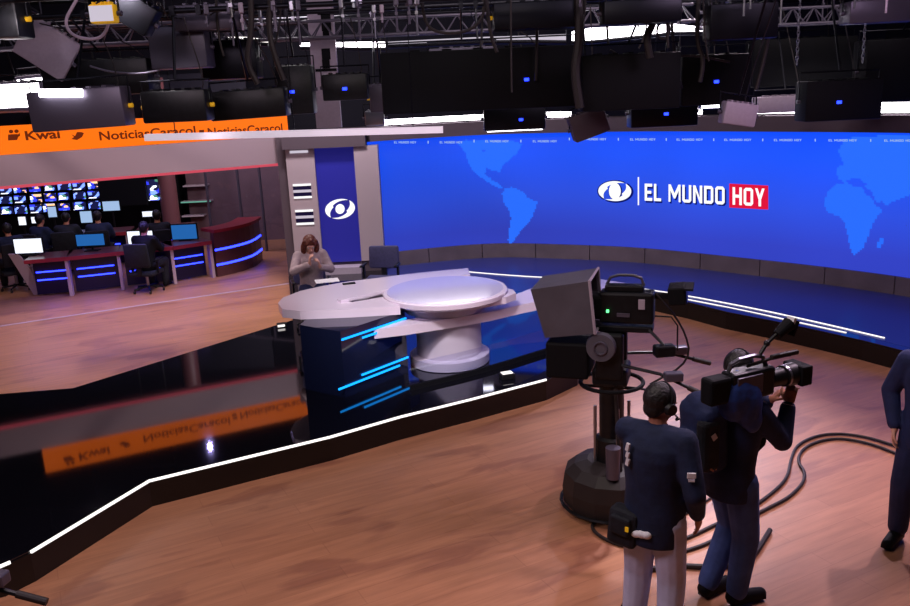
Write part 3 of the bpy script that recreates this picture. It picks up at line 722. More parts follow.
def person(label, base, rz, J, top, bottom, skin, hairm, style='short', voxel=.007, shoes=None, group=None, extra=None, hem=.16, female=False, scale=1.0, handR=None, handL=None, simple=False):
    t = thing('person', label, 'person', base, group, rz)
    X = Matrix.Translation(V(base)) @ Matrix.Rotation(rz, 4, 'Z') @ Matrix.Scale(scale, 4)
    X3 = X.to_3x3()
    def P(k): return X @ V(J[k])
    def D(v): return (X3 @ V(v)).normalized()
    RR = Matrix.Rotation(rz, 3, 'Z') @ RX(J.get('lean', 0))
    RH = Matrix.Rotation(rz+J.get('hyaw', 0), 3, 'Z') @ RX(-J.get('hnod', 0))
    k = scale; f = .9 if female else 1.0
    hd = P('head')
    b = MB()
    b.ball(P('pel'), (.155*k, .115*k, .13*k), RR).ball(P('wai'), (.135*k*f, .1*k, .15*k), RR).ball(P('che'), (.165*k*f, .115*k, .17*k), RR)
    b.chain([P('pel'), P('wai'), P('che')], [.1*k, .1*k, .1*k]); b.chain([P('che'), P('neck'), hd+RH@V((0, -.01, -.05))*k], [.09*k, .056*k, .05*k])
    b.chain([P('sL'), (P('sL')+P('sR'))/2, P('sR')], [.05*k*f, .07*k, .05*k*f])
    for q in 'LR':
        b.chain([P('s'+q), P('e'+q), P('w'+q)], [.05*k*f, .039*k*f, .026*k*f]); b.chain([P('h'+q), P('k'+q), P('a'+q)], [.085*k, .055*k, .038*k])
        fd = (P('t'+q)-P('a'+q)); b.chain([P('a'+q)+V((0, 0, -.02*k)), P('t'+q)], [.036*k, .028*k])
        hs = handR if q == 'R' else handL
        dd, nn_, cu = hs if hs else ((0, 0, -1), ((1 if q == 'L' else -1), 0, 0), .5)
        if simple: b.ball(P('w'+q)+D(dd)*.06*k, (.035*k,)*3)
        else: hand(b, P('w'+q), D(dd), D(nn_), k, cu, side=(1 if q == 'R' else -1))
    b.ball(hd+RH@V((0, -.005, .015))*k, (.074*k, .093*k, .098*k), RH, 16).ball(hd+RH@V((0, .03, -.055))*k, (.052*k, .055*k, .06*k), RH, 12)
    b.chain([hd+RH@V((0, .09, .01))*k, hd+RH@V((0, .112, -.025))*k], [.009*k, .015*k], 8)
    b.chain([hd+RH@V((-.02, .085, -.062))*k, hd+RH@V((.02, .085, -.062))*k], [.009*k, .009*k], 8)
    for sx in (-1, 1):
        b.ball(hd+RH@V((sx*.077, -.002, -.005))*k, (.012*k, .02*k, .032*k), RH, 8)
        b.chain([hd+RH@V((sx*.016, .09, .028))*k, hd+RH@V((sx*.05, .078, .026))*k], [.008*k, .007*k], 6)
    b.build('body', skin, t, remesh=voxel)
    if not simple:
        for sx in (-1, 1): MB().ball(hd+RH@V((sx*.032, .0815, .004))*k, .0095*k, n=8).build('eye', M['eye'], t, smooth=True)
    # jacket
    c = MB(); g = .022*k
    Rz = Matrix.Rotation(rz, 3, 'Z'); ms = (P('sL')+P('sR'))/2; up = V((0, 0, 1)); bx = J.get('bulk', 1.0)
    c.loft([(P('pel')-up*hem*.75*k, .185*k*bx, .15*k*bx), (P('pel')-up*hem*.3*k, .192*k*bx, .155*k*bx), (P('pel')+up*.06*k, .185*k*f*bx, .148*k*bx), (P('wai'), .18*k*f*bx, .145*k*bx), (P('wai').lerp(P('che'), .5), .19*k*f*bx, .15*k*bx), (P('che'), .2*k*f*bx, .152*k*bx), (P('che').lerp(ms, .6), .2*k*f*bx, .14*k*bx), (ms+up*.02*k, .16*k*f*bx, .1*k*bx), (ms+up*.06*k, .075*k, .07*k)], Rz)
    c.chain([P('sL'), ms, P('sR')], [.075*k*f*bx, .085*k, .075*k*f*bx])
    for q in 'LR':
        w_ = P('w'+q); e_ = P('e'+q); c.chain([P('s'+q), e_, w_.lerp(e_, .1)], [.08*k*f*bx, .066*k*f*bx, .05*k*f])
    c.build(top[0], top[1], t, remesh=voxel*1.3, sm=6)
    c = MB()
    c.ball(P('pel'), (.185*k, .145*k, .14*k), RR)
    for q in 'LR':
        a_ = P('a'+q); kn = P('k'+q); c.chain([P('h'+q), kn, a_.lerp(kn, .04)], [.112*k, .09*k, .072*k])
    c.build('trousers', bottom, t, remesh=voxel*1.3, sm=6)
    for q in 'LR':
        a_ = P('a'+q); to = P('t'+q); d = (to-a_); d.z = 0; d.normalize()
        c = MB(); zf = X.translation.z if 'fz' not in J else J['fz']
        c.chain([V((a_.x, a_.y, a_.z-.03*k))-d*.03*k, V((to.x, to.y, to.z+.0))+d*.03*k], [.05*k, .042*k]).box(V((a_.x, a_.y, to.z-.015*k)).lerp(V((to.x, to.y, to.z-.015*k)), .5), (.08*k, .27*k, .03*k), RZ(math.atan2(-d.x, d.y)))
        c.build('shoe', shoes or M['blackmatte'], t, remesh=voxel*1.2)
    # hair
    h = MB()
    if style == 'short':
        h.ball(hd+RH@V((0, -.018, .034))*k, (.09*k, .106*k, .1*k), RH, 16).ball(hd+RH@V((0, -.05, -.03))*k, (.066*k, .055*k, .06*k), RH, 12)
    elif style == 'bob':
        h.ball(hd+RH@V((0, -.02, .035))*k, (.095*k, .105*k, .1*k), RH, 16)
        for sx in (-1, 1): h.chain([hd+RH@V((sx*.07, .03, .07))*k, hd+RH@V((sx*.096, .015, -.01))*k, hd+RH@V((sx*.092, .01, -.09))*k, hd+RH@V((sx*.075, .02, -.135))*k], [.035*k, .032*k, .036*k, .022*k])
        h.ball(hd+RH@V((0, -.065, -.07))*k, (.085*k, .05*k, .09*k), RH, 12)
        h.chain([hd+RH@V((-.01, .055, .105))*k, hd+RH@V((-.06, .075, .05))*k], [.03*k, .015*k]); h.chain([hd+RH@V((-.01, .055, .105))*k, hd+RH@V((.06, .075, .05))*k], [.03*k, .015*k])
    h.build('hair', hairm, t, remesh=voxel)
    if extra: extra(t, P, D, RH, RR, hd, k)
    return t
def J_stand(**kw):
    J = dict(pel=(0, 0, .95), wai=(0, .0, 1.1), che=(0, 0, 1.32), neck=(0, .01, 1.5), head=(0, .03, 1.63), sL=(-.18, 0, 1.43), sR=(.18, 0, 1.43),
             eL=(-.25, -.03, 1.15), eR=(.25, -.03, 1.15), wL=(-.26, .06, .9), wR=(.26, .06, .9), hL=(-.09, 0, .9), hR=(.09, 0, .9),
             kL=(-.11, .02, .5), kR=(.11, .02, .5), aL=(-.12, -.03, .1), aR=(.12, -.03, .1), tL=(-.14, .13, .045), tR=(.14, .13, .045))
    J.update(kw); return J
def headset(t, hd, RH, k, boom=True):
    m = MB(); pts = [hd+RH@V((.095*math.cos(a), -.005, .03+.1*math.sin(a)))*k for a in [i*PI/12 for i in range(13)]]
    m.tube(pts, .009*k, 6); m.build('headset_band', M['blackmatte'], t)
    for sx in (-1, 1):
        MB().cone(hd+RH@V((sx*.082, 0, -.005))*k, hd+RH@V((sx*.112, 0, -.005))*k, .04*k, .034*k, 16).build('ear_cup', M['black'], t, smooth=True)
    if boom: MB().tube([hd+RH@V((.1, .02, -.02))*k, hd+RH@V((.09, .09, -.06))*k, hd+RH@V((.03, .13, -.075))*k], .005*k, 6).ball(hd+RH@V((.03, .13, -.075))*k, .011*k).build('microphone_boom', M['blackmatte'], t)

# assistant on the left, seen from behind, turned right
lb = V((1.15, 4.66, 0)); lrz = -math.radians(38)
def ex_left(t, P, D, RH, RR, hd, k):
    headset(t, hd, RH, k)
    R = RZ(lrz)
    # belt pouch on his back left hip, belt cable, shirt hem
    pc = P('pel')+R@V((-.14, -.11, -.1))
    pk = MB().box(pc, (.19, .12, .24), R@RY(.1), .03).box(pc+R@V((0, -.065, .03)), (.13, .04, .12), R@RY(.1), .015).build('belt_pouch', M['pack'], t)
    MB().box(pc+R@V((.055, -.088, .03)), (.02, .008, .03), R).build('clasp', M['yellow'], pk)
    m = MB(); m.tube([P('pel')+R@V((.165*math.cos(a), .14*math.sin(a), -.09)) for a in [i*PI/10 for i in range(-10, 11)]], .018, 6); m.build('belt', M['pack'], t)
    m = MB()
    for i in range(9):
        a = math.radians(190+i*11)
        m.ball(P('pel')+R@V((.19*math.cos(a), .155*math.sin(a), -.105+.01*math.sin(i))), (.03, .025, .026))
    m.build('shirt_hem', M['shirt'], t, remesh=.008)
    m = MB()
    for (u, v, a) in ((-.1, .03, .03), (-.105, -.035, .035), (-.1, -.09, .02), (-.11, -.12, .015)):
        pass
    bx = P('che')+R@V((-.105, -.152, .02))
    for dz, h_ in ((.05, .05), (0, .035), (-.045, .045)): m.box(bx+R@V((0, 0, dz)), (.022, .012, h_), R@RZ(-.3)@RY(.25))
    m.build('back_print', M['shirt'], t)
    sx = P('sR').lerp(P('eR'), .5)+R@V((.045, -.082, 0))
    m = MB().box(sx, (.05, .012, .035), R@RZ(.5), .004).box(sx+R@V((.0, .0, -.03)), (.035, .012, .012), R@RZ(.5)); m.build('sleeve_badge', M['shirt'], t)
JL = J_stand(head=(.0, .06, 1.61), neck=(0, .03, 1.49), che=(0, 0, 1.32), hyaw=-.45, hnod=.3, eR=(.27, -.05, 1.14), wR=(.23, .1, .93),
             eL=(-.17, .2, 1.2), wL=(.08, .42, 1.12), bulk=1.0)
person('person in a navy jacket and pale trousers, back turned, wearing a headset', lb, lrz, JL, ('jacket', M['navy']), M['lgrey'], M['skin'], M['hair'], extra=ex_left, hem=.26,
       handR=((.0, .35, -.9), (-1, 0, 0), .5), handL=((.7, .7, -.1), (0, 0, -1), .8), voxel=.0065)

# camera operator, facing right with a shoulder camera
cb_ = V((1.77, 5.12, 0)); crz = -math.radians(66)
CRm = RZ(crz)
def ex_op(t, P, D, RH, RR, hd, k):
    headset(t, hd, RH, k, False)
    bc = P('che')+CRm@V((-.03, -.24, -.06))
    bp = MB().box(bc, (.3, .2, .46), CRm@RX(.06), .06).box(bc+CRm@V((0, -.1, -.08)), (.23, .08, .24), CRm, .03).ball(bc+CRm@V((0, .0, .2)), (.15, .1, .08), CRm).build('backpack', M['navy2'], t, remesh=.01)
    MB().box(bc+CRm@V((.11, -.06, -.02)), (.1, .13, .34), CRm, .03).build('side_pocket', M['pack'], bp)
    MB().box(bc+CRm@V((.162, -.055, .05)), (.006, .035, .04), CRm@RX(.5)).build('logo_tag', M['shirt'], bp)
    for sx in (-.1, .1): MB().tube([bc+CRm@V((sx, .05, .2)), P('che')+CRm@V((sx*1.3, 0, .2)), P('che')+CRm@V((sx*1.4, .15, .05)), P('wai')+CRm@V((sx*1.3, .12, 0)), bc+CRm@V((sx, .06, -.18))], .018, 6, 1).build('strap', M['pack'], bp)
    hb = MB().chain([P('neck')+CRm@V((-.09, -.06, -.03)), P('neck')+CRm@V((0, -.12, -.02)), P('neck')+CRm@V((.09, -.06, -.03))], [.05, .07, .05]); hb.build('hood', M['navy2'], t, remesh=.01)
    w = P('wR'); e = P('eR'); d = (w-e).normalized()
    MB().cone(w-d*.035, w-d*.0, .046, .043, 16).build('white_cuff', M['shirt'], t, smooth=True)
JO = J_stand(pel=(0, -.03, .95), wai=(0, -.01, 1.1), che=(0, .02, 1.31), neck=(-.01, .05, 1.48), head=(-.07, .1, 1.62), hyaw=.1, hnod=.1,
             sR=(.17, .03, 1.42), eR=(.2, .22, 1.19), wR=(.16, .3, 1.41), eL=(-.22, .2, 1.22), wL=(0, .3, 1.38),
             kL=(-.09, .1, .5), aL=(-.08, -.1, .1), tL=(-.1, .06, .045), kR=(.1, .05, .5), aR=(.09, .0, .1), tR=(.11, .16, .045))
person('person in a navy hoodie and blue jeans filming with a shoulder camera', cb_, crz, JO, ('hoodie', M['navy2']), M['jeans'], M['skin'], M['hair'], extra=ex_op, hem=.2,
       handR=((-.1, .3, .95), (-.5, .8, 0), 1.0), handL=((.3, .5, .6), (.2, .2, -1), .9), voxel=.0065)
# shoulder camera
so = cb_+CRm@V((.17, -.12, 1.5))
def Q(x, y, z): return so+CRm@V((x, y, z))
sc = thing('shoulder_camera', 'black shoulder broadcast camera with a blue rain cover, held by its operator', 'camera', Q(0, 0, 0))
MB().box(Q(0, .06, .13), (.12, .34, .19), CRm, .02).build('camera_body', M['black'], sc)
MB().box(Q(0, -.19, .13), (.11, .16, .17), CRm, .02).build('battery', M['blackmatte'], sc)
MB().box(Q(0, .0, -.0), (.1, .16, .06), CRm, .025).build('shoulder_pad', M['rubber'], sc)
MB().tube([Q(0, -.1, .22), Q(0, -.08, .29), Q(0, .16, .3), Q(0, .2, .22)], .014, 8, 1).build('top_handle', M['steel'], sc)
l = MB().cone(Q(0, .22, .12), Q(0, .34, .12), .055, .06, 24).cone(Q(0, .34, .12), Q(0, .43, .12), .068, .075, 24).build('lens', M['black'], sc, smooth=True)
MB().box(Q(0, .47, .12), (.17, .09, .13), CRm, .01).build('matte_box', M['blackmatte'], l)
MB().cone(Q(0, .35, .12), Q(0, .365, .12), .07, .07, 24).build('zoom_ring', M['steel'], l)
vf = MB().box(Q(-.1, .2, .16), (.07, .19, .07), CRm, .012).cone(Q(-.1, .1, .16), Q(-.1, .04, .16), .035, .04, 16).build('viewfinder', M['black'], sc)
MB().box(Q(.06, .02, .14), (.02, .2, .12), CRm, .006).build('side_panel', M['grey'], sc)
MB().ball(Q(0, -.03, .06), (.095, .14, .17), CRm).ball(Q(.04, .04, .0), (.06, .1, .16), CRm).ball(Q(.05, .07, -.1), (.04, .07, .09), CRm).build('rain_cover', M['cover'], sc, remesh=.012)
arm = MB().tube([Q(0, .15, .3), Q(0, .2, .36), Q(0, .3, .42)], .012, 8).ball(Q(0, .2, .36), .02).build('light_arm', M['black'], sc)
tl = MB().cone(Q(0, .28, .4), Q(0, .38, .46), .03, .045, 16).box(Q(.0, .4, .43), (.07, .02, .1), CRm@RX(-.4)).build('camera_light', M['blackmatte'], sc)
MB().box(Q(0, .39, .475), (.06, .02, .05), CRm@RX(-.4)).build('reflector', M['shirt'], tl)
MB().tube([Q(0, .05, .24), Q(.02, .3, .27), Q(.02, .38, .26)], .011, 8).box(Q(.02, .33, .27), (.03, .22, .03), CRm, .008).build('microphone', M['rubber'], sc)

# presenter at the right edge
rb = V((3.38, 5.66, 0)); rrz = math.radians(140)
JR = J_stand(eL=(-.3, -.06, 1.17), wL=(-.2, .06, .97), eR=(.29, -.04, 1.17), wR=(.22, .07, .93), kL=(-.13, .03, .5), aL=(-.16, -.03, .1), tL=(-.19, .13, .045), kR=(.13, .05, .5), aR=(.15, 0, .1), tR=(.17, .16, .045))
person('person in a dark navy suit standing cut off by the right edge', rb, rrz, JR, ('suit_jacket', M['suit']), M['suit'], M['skin2'], M['hair'], hem=.2,
       handL=((.15, .3, -.9), (1, .1, 0), .5), voxel=.007)

# seated woman behind the desk
wb = V((-1.99, 11.62, .25)); wrz = math.radians(196)
JW = dict(pel=(0, .0, .55), wai=(0, .03, .72), che=(0, .08, .93), neck=(0, .12, 1.1), head=(0, .17, 1.205), sL=(-.17, .08, 1.04), sR=(.17, .08, 1.04), lean=-.15,
          eL=(-.25, .22, .85), wL=(-.09, .38, .92), eR=(.26, .25, .87), wR=(.05, .38, .97), hL=(-.09, .04, .54), hR=(.09, .04, .54), kL=(-.12, .45, .56), kR=(.12, .45, .56),
          aL=(-.11, .42, .12), aR=(.11, .42, .12), tL=(-.12, .56, .05), tR=(.12, .56, .05), hyaw=0, hnod=.5)
person('person with auburn hair in a taupe blazer seated behind the desk, head bowed', wb, wrz, JW, ('blazer', M['blazer']), M['suit'], M['skin2'], M['auburn'], style='bob', female=True,
       handL=((.2, .25, .9), (1, 0, .2), .9), handR=((-.1, .1, 1), (-1, 0, .1), .8), voxel=.007)

# newsroom workers (small, far away)
def JS(**kw):
    J = dict(pel=(0, 0, .5), wai=(0, .02, .66), che=(0, .05, .87), neck=(0, .08, 1.04), head=(0, .11, 1.17), sL=(-.18, .05, .97), sR=(.18, .05, .97),
             eL=(-.24, .18, .76), wL=(-.14, .42, .8), eR=(.24, .18, .76), wR=(.14, .42, .8), hL=(-.09, 0, .49), hR=(.09, 0, .49), kL=(-.14, .42, .5), kR=(.14, .42, .5),
             aL=(-.14, .38, .1), aR=(.14, .38, .1), tL=(-.14, .5, .045), tR=(.14, .5, .045), hnod=.1, hyaw=0)
    J.update(kw); return J
# ------------------------------------------------------------------ chairs
def office_chair(name, label, loc, rz, seat=.48, back=.5, mat_=None, group=None, five=True):
    t = thing(name, label, 'chair', loc, group, rz); L = V(loc); R = RZ(rz); mt = mat_ or M['chair']
    q = lambda x, y, z: L+R@V((x, y, z))
    MB().box(q(0, 0, seat-.035), (.48, .46, .08), R, .03).build('seat', mt, t, smooth=True)
    MB().box(q(0, -.25, seat+.1+back/2), (.46, .08, back), R@RX(.12), .035).build('backrest', mt, t, smooth=True)
    MB().box(q(0, -.22, seat+.03), (.08, .04, .2), R).build('back_support', M['black'], t)
    MB().cone(q(0, 0, .1), q(0, 0, seat-.07), .03, .025).build('gas_column', M['steel'], t, smooth=True)
    for k in range(5):
        a = 2*PI*k/5+.3; e = q(.27*math.cos(a), .27*math.sin(a), .075)
        lg = MB().cone(q(0, 0, .11), e, .022, .016, 8).build('leg', M['black'], t)
        MB().cone(e+V((-.012, 0, -.045)), e+V((.012, 0, -.045)), .03, .03, 12).build('caster', M['rubber'], lg)
    for sx in (-1, 1):
        MB().box(q(sx*.26, .0, seat+.2), (.05, .26, .03), R, .01).box(q(sx*.26, -.02, seat+.08), (.03, .05, .24), R).build('armrest', M['black'], t)
    return t
office_chair('office_chair', 'dark swivel chair under the seated person with auburn hair', wb, wrz, .47, .42)
ch = Y(380, 262, 12.3)
office_chair('office_chair', 'empty dark blue swivel chair behind the desk, left of the video wall', (ch.x, 12.3, .25), math.radians(170), .5, .34)
workers = [(14, 262, 16.1, 40, 'seated worker in dark clothes at the far left of the newsroom', 'dark office chair of the leftmost newsroom worker', 'navy'),
           (38, 232, 17.2, -20, 'seated worker facing the tiny bright screens on the rear desk', 'dark office chair before the tiny bright screens', 'navy'),
           (66, 228, 17.3, 10, 'seated dark-clothed worker between the two small bright screens', 'dark office chair between the small bright screens', 'pack'),
           (98, 226, 17.3, 15, 'seated worker behind the blue monitor on the second desk', 'dark office chair behind the blue monitor', 'navy'),
           (146, 265, 15.45, -10, 'seated worker in black with back turned, in front of the white monitor', 'dark office chair in front of the small white monitor', 'blackmatte'),
           (158, 226, 17.0, 20, 'seated worker below the brown column in dark clothes', 'dark office chair below the brown column', 'pack')]
for i, (px, py, yy, rz, l1, l2, mm_) in enumerate(workers):
    c = Z(px, 300, 0); x = (px-455)/F*yy*1.03+.0
    x = Y(px, py, yy).x
    person('person, '+l1, (x, yy, 0), math.radians(rz), JS(), ('shirt', M[mm_]), M['pack'], M['skin'], M['hair'], voxel=.02, simple=True, group='workers seated in the newsroom')
    office_chair('office_chair', l2, (x, yy-.03, 0), math.radians(rz), .4, .45, M['pack'], 'office chairs in the newsroom')

# ------------------------------------------------------------------ presenter desk
dk = thing('presenter_desk', 'layered white presenter desk with a round disc top and glossy navy front', 'desk', (-.2, 9.8, .25))
def poly(pts, z): return [tuple(Z(p[0], p[1], z).xy) for p in pts]
TZ = 1.1
A = poly([(278, 303), (283, 297.5), (300, 291), (322, 286), (345, 282), (400, 275), (436, 271), (468, 268), (470, 274.5), (445, 277.5), (425, 281), (395, 286), (362, 293.5), (340, 300.5), (352, 302), (388, 296), (400, 306), (350, 309), (300, 311), (282, 309)], TZ)
MB().prism(A, TZ-.1, TZ).build('long_top', M['white'], dk)
MB().prism(poly([(337, 300), (341, 301.5), (430, 280.5), (424, 279)], TZ+.02), TZ, TZ+.035).build('white_lip', M['white'], dk)
MB().prism(poly([(338, 303), (400, 284), (430, 284), (400, 304), (350, 309)], TZ-.08), TZ-.13, TZ-.1).build('recessed_shelf', M['navyglass'], dk)
dc = Z(445, 289.5, 1.13); CX, CY = dc.x, dc.y
dt = MB().lathe((CX, CY, 0), [(.55, 1.03), (.70, 1.045), (.735, 1.07), (.74, 1.12), (.73, 1.13)], 72).build('disc_top', M['white'], dk)
MB().lathe((CX, CY, 0), [(.69, 1.13), (.69, 1.136)], 72).build('glass_inlay', M['whiteg'], dt)
cbase = Z(441, 357, .25); 
MB().lathe((CX+.02, CY-.02, 0), [(.39, .36), (.39, 1.03)], 48).build('round_column', M['cylw'], dk, smooth=True)
MB().lathe((CX+.02, CY-.02, 0), [(.47, .25), (.48, .26), (.48, .36), (.46, .37)], 48).build('column_ring', M['cylw'], dk, smooth=True)
MB().lathe((CX-.02, CY, 0), [(.47, .90), (.48, .91), (.48, .98), (.46, .99)], 48).build('upper_ring', M['cylw'], dk, smooth=True)
MB().prism(poly([(488, 286), (513, 289.5), (516, 293), (506, 297), (470, 304)], 1.08), 1.0, 1.08).build('tray_arm', M['white'], dk)
bz = .9
B = poly([(369, 328.5), (374, 326.5), (405, 320), (440, 314), (478, 306.5), (500, 300), (530, 289), (552, 282), (600, 279), (625, 283), (620, 291), (585, 294), (556, 297.5), (520, 305), (490, 312), (455, 318), (410, 325), (371, 329.8)], bz)
MB().prism(B, bz-.11, bz).build('lower_band', M['white'], dk)
# navy front body left
bodyp = [Z(300, 322, 1.0).xy, Z(345, 316, 1.0).xy, Z(405, 307, 1.0).xy]
p0, p1, p2 = V(Z(303, 388, .3).xy), V(Z(345, 393, .3).xy), V(Z(412, 366, .3).xy)
q0 = V((-1.72, 9.02)); q1 = V(Z(345, 390, .34).xy); q2 = V(Z(408, 365, .34).xy)
front_ = [tuple(q0), tuple(q0.lerp(q1, .5)+V((.02, -.02))), tuple(q1), tuple(q2)]
MB().prism(front_+[(-.62, 9.75), (-.8, 10.2), (-1.6, 9.7)], .25, 1.0).build('navy_front', M['navyglass'], dk)
def sstrip(nm, x0, y0, x1, y1, z, off=.02, h=.02, mt='cyan'):
    a = q1.lerp(q2, x0); b = q1.lerp(q2, x1)
    d = (b-a).normalized(); n = V((d.y, -d.x))
    return MB().wall([tuple(a+n*off), tuple(b+n*off)], z, z+h, .012).build(nm, M[mt], dk)
for (a, b, z) in [(.0, 1.0, .9), (.3, .98, .845), (-.1, .85, .37), (.25, 1.0, .43)]: sstrip('cyan_strip', a, 0, b, 0, z)
# low glass front on the right with a black rail
ga, gb_ = Z(411, 391, .25).xy, Z(545, 354, .25).xy
gm = V(ga).lerp(V(gb_), .5)+V((.05, -.05))
gp = smoothpath([tuple(ga), tuple(gm), tuple(gb_), (1.45, 10.15)], 2)
MB().wall([tuple(p) for p in gp], .25, .31, .03).build('black_rail', M['blackmatte'], dk)
MB().wall([tuple(p) for p in offs(gp, -.01)], .31, .56, .01).build('glass_front', M['glassnavy'], dk)
# things on the desk
tag(MB().box(Z(327, 281, TZ)+V((0, 0, .005)), (.3, .2, .01), RZ(.25)).build('paper_stack', M['paper']), 'white sheets of paper on the desk in front of the seated person', 'papers')
tag(MB().box(Z(349, 284, TZ)+V((0, 0, .008)), (.16, .07, .012), RZ(.3), .004).build('mobile_phone', M['blackmatte']), 'small black phone lying right of the papers on the desk', 'phone')
fx = Z(507, 378, .25)
fl = thing('floor_bright_spot', 'small glowing square imitating a reflection on the stage floor under the desk', 'lamp', fx)  # glowing box stands in for a white reflection in the black floor
MB().box(fx+V((0, 0, .03)), (.16, .12, .06), RZ(.3), .01).build('housing', M['black'], fl)
MB().box(fx+V((0, 0, .064)), (.12, .08, .008), RZ(.3)).build('diffuser', M['strip'], fl)
fx = Z(282, 327, .25)
fl = thing('floor_bright_spot', 'tiny lit spotlight on the stage floor at the left tip of the desk', 'lamp', fx)
MB().box(fx+V((0, 0, .03)), (.14, .08, .06), RZ(.3), .01).build('housing', M['black'], fl)
MB().box(fx+V((0, -.042, .03)), (.1, .01, .03), RZ(.3)).build('diffuser', M['strip'], fl)

# ------------------------------------------------------------------ studio pedestal camera
def studio_camera(base, rz, label, z_head=1.2):
    R = RZ(rz); B_ = V(base); q = lambda x, y, z: B_+R@V((x, y, z))
    t = thing('studio_camera', label, 'camera', base, None, rz)
    # local: +y is where the lens points
    sk = MB().lathe(tuple(B_), [(.36, .03), (.40, .06), (.41, .2), (.39, .33), (.31, .4), (.2, .43)], 12).build('base_skirt', M['rubber'], t)
    for k in range(3):
        a = 2*PI*k/3+.4; w = q(.3*math.cos(a), .3*math.sin(a), .05)
        MB().cone(w-R@V((.025, 0, 0)), w+R@V((.025, 0, 0)), .05, .05, 16).build('wheel', M['black'], t, smooth=True)
    MB().tube([q(.42*math.cos(a), .42*math.sin(a), .06) for a in [i*2*PI/24 for i in range(25)]], .015, 6).build('cable_guard', M['black'], sk)
    MB().lathe(tuple(B_), [(.13, .42), (.13, .62), (.1, .64), (.1, z_head-.08)], 24).build('column', M['black'], t, smooth=True)
    for a in (.6, 2.2, 3.6, 5.2): MB().cone(q(.15*math.cos(a), .15*math.sin(a), .42), q(.15*math.cos(a), .15*math.sin(a), .92), .014).build('column_rod', M['steel'], t, smooth=True)
    MB().tube([q(.25*math.cos(a), .25*math.sin(a), z_head-.08) for a in [i*2*PI/28 for i in range(29)]], .017, 8).build('steering_ring', M['blackmatte'], t)
    for a in (0, 2.1, 4.2): MB().cone(q(0, 0, z_head-.12), q(.25*math.cos(a), .25*math.sin(a), z_head-.08), .014).build('ring_spoke', M['black'], t)
    MB().cone(q(-.3, -.05, .4), q(-.3, -.05, .66), .055, .06, 16).build('cup_holder', M['grey'], t, smooth=True)
    MB().tube([q(-.2, -.1, .4), q(-.22, -.08, .75), q(-.16, -.05, 1.1)], .016, 8, 1).build('coiled_cable', M['rubber'], t)
    hd = MB().box(q(0, 0, z_head), (.3, .28, .16), R, .03).box(q(-.13, 0, z_head+.18), (.07, .22, .38), R, .02).box(q(.13, 0, z_head+.18), (.07, .22, .38), R, .02).build('pan_head', M['black'], t)
    wd = q(-.17, .06, z_head+.27)
    k_ = MB().cone(wd, wd-R@V((.05, 0, 0)), .12, .11, 28).build('drag_wheel', M['hood'], hd, smooth=True)
    MB().tube([wd+R@V((-.055, .05*math.cos(a), .05*math.sin(a))) for a in [i*2*PI/20 for i in range(21)]], .008, 6).build('wheel_ring', M['grey'], hd)
    MB().box(q(0, -.05, z_head+.39), (.16, .55, .05), R, .01).build('camera_plate', M['black'], hd)
    cz = z_head+.56
    by = MB().box(q(0, -.12, cz), (.17, .42, .25), R, .02).box(q(0, -.1, cz+.15), (.1, .3, .05), R, .01).build('camera_body', M['black'], t)
    MB().box(q(-.09, -.24, cz+.04), (.01, .05, .08), R, .003).build('side_label', M['lilac'], by)
    MB().box(q(-.09, -.1, cz-.05), (.012, .1, .03), R).build('control_strip', M['grey'], by)
    MB().box(q(-.1, .02, cz-.02), (.02, .02, .02), R).build('tally_light', M['greenled'], by)
    MB().tube([q(0, -.25, cz+.17), q(0, -.22, cz+.25), q(0, 0, cz+.25), q(0, .04, cz+.17)], .012, 8, 1).build('top_handle', M['steel'], by)
    MB().box(q(0, .13, cz), (.18, .16, .2), R, .03).cone(q(0, .2, cz), q(0, .27, cz), .085, .09, 24).build('box_lens', M['blackmatte'], t)
    pr = MB().box(q(0, .33, cz-.42), (.4, .34, .3), R, .02).box(q(0, .1, cz-.3), (.06, .16, .06), R).build('prompter_monitor', M['blackmatte'], t)
    a1 = [q(-.23, .1, cz-.17), q(.23, .1, cz-.17), q(.24, .14, cz+.25), q(-.24, .14, cz+.25)]
    a2 = [q(-.21, .5, cz-.23), q(.21, .5, cz-.23), q(.24, .6, cz+.17), q(-.24, .6, cz+.17)]
    m = MB(); 
    va = [m.b.verts.new(p) for p in a1]; vb = [m.b.verts.new(p) for p in a2]
    cen = sum(a2, V())/4; vc = [m.b.verts.new(p.lerp(cen, .05)) for p in a2]; c1 = sum(a1, V())/4; vd = [m.b.verts.new(p.lerp(c1, .06)+R@V((0, .02, 0))) for p in a1]
    for i in range(4):
        j = (i+1) % 4
        m.b.faces.new((va[i], va[j], vb[j], vb[i])); m.b.faces.new((vb[i], vb[j], vc[j], vc[i])); m.b.faces.new((vc[i], vc[j], vd[j], vd[i])); m.b.faces.new((va[i], va[j], vd[j], vd[i]))
    m.build('prompter_hood', M['hood'], t)
    MB().tube([p for p in a1]+[a1[0]], .012, 6).build('hood_frame', M['lilac'], t)
    MB().quadbox([q(-.19, .47, cz-.2), q(.19, .47, cz-.2), q(.2, .2, cz+.2), q(-.2, .2, cz+.2)], R@V((0, .004, .004))).build('prompter_glass', M['glass'], t)
    # viewfinder
    vf = MB().box(q(.05, -.5, cz+.1), (.22, .13, .14), R@RX(-.1), .012).box(q(.05, -.58, cz+.16), (.24, .08, .015), R).box(q(.05, -.38, cz+.08), (.05, .16, .04), R).build('viewfinder', M['blackmatte'], t)
    MB().box(q(.05, -.568, cz+.1), (.19, .008, .11), R@RX(-.1)).build('viewfinder_screen', M['navyglass'], vf)
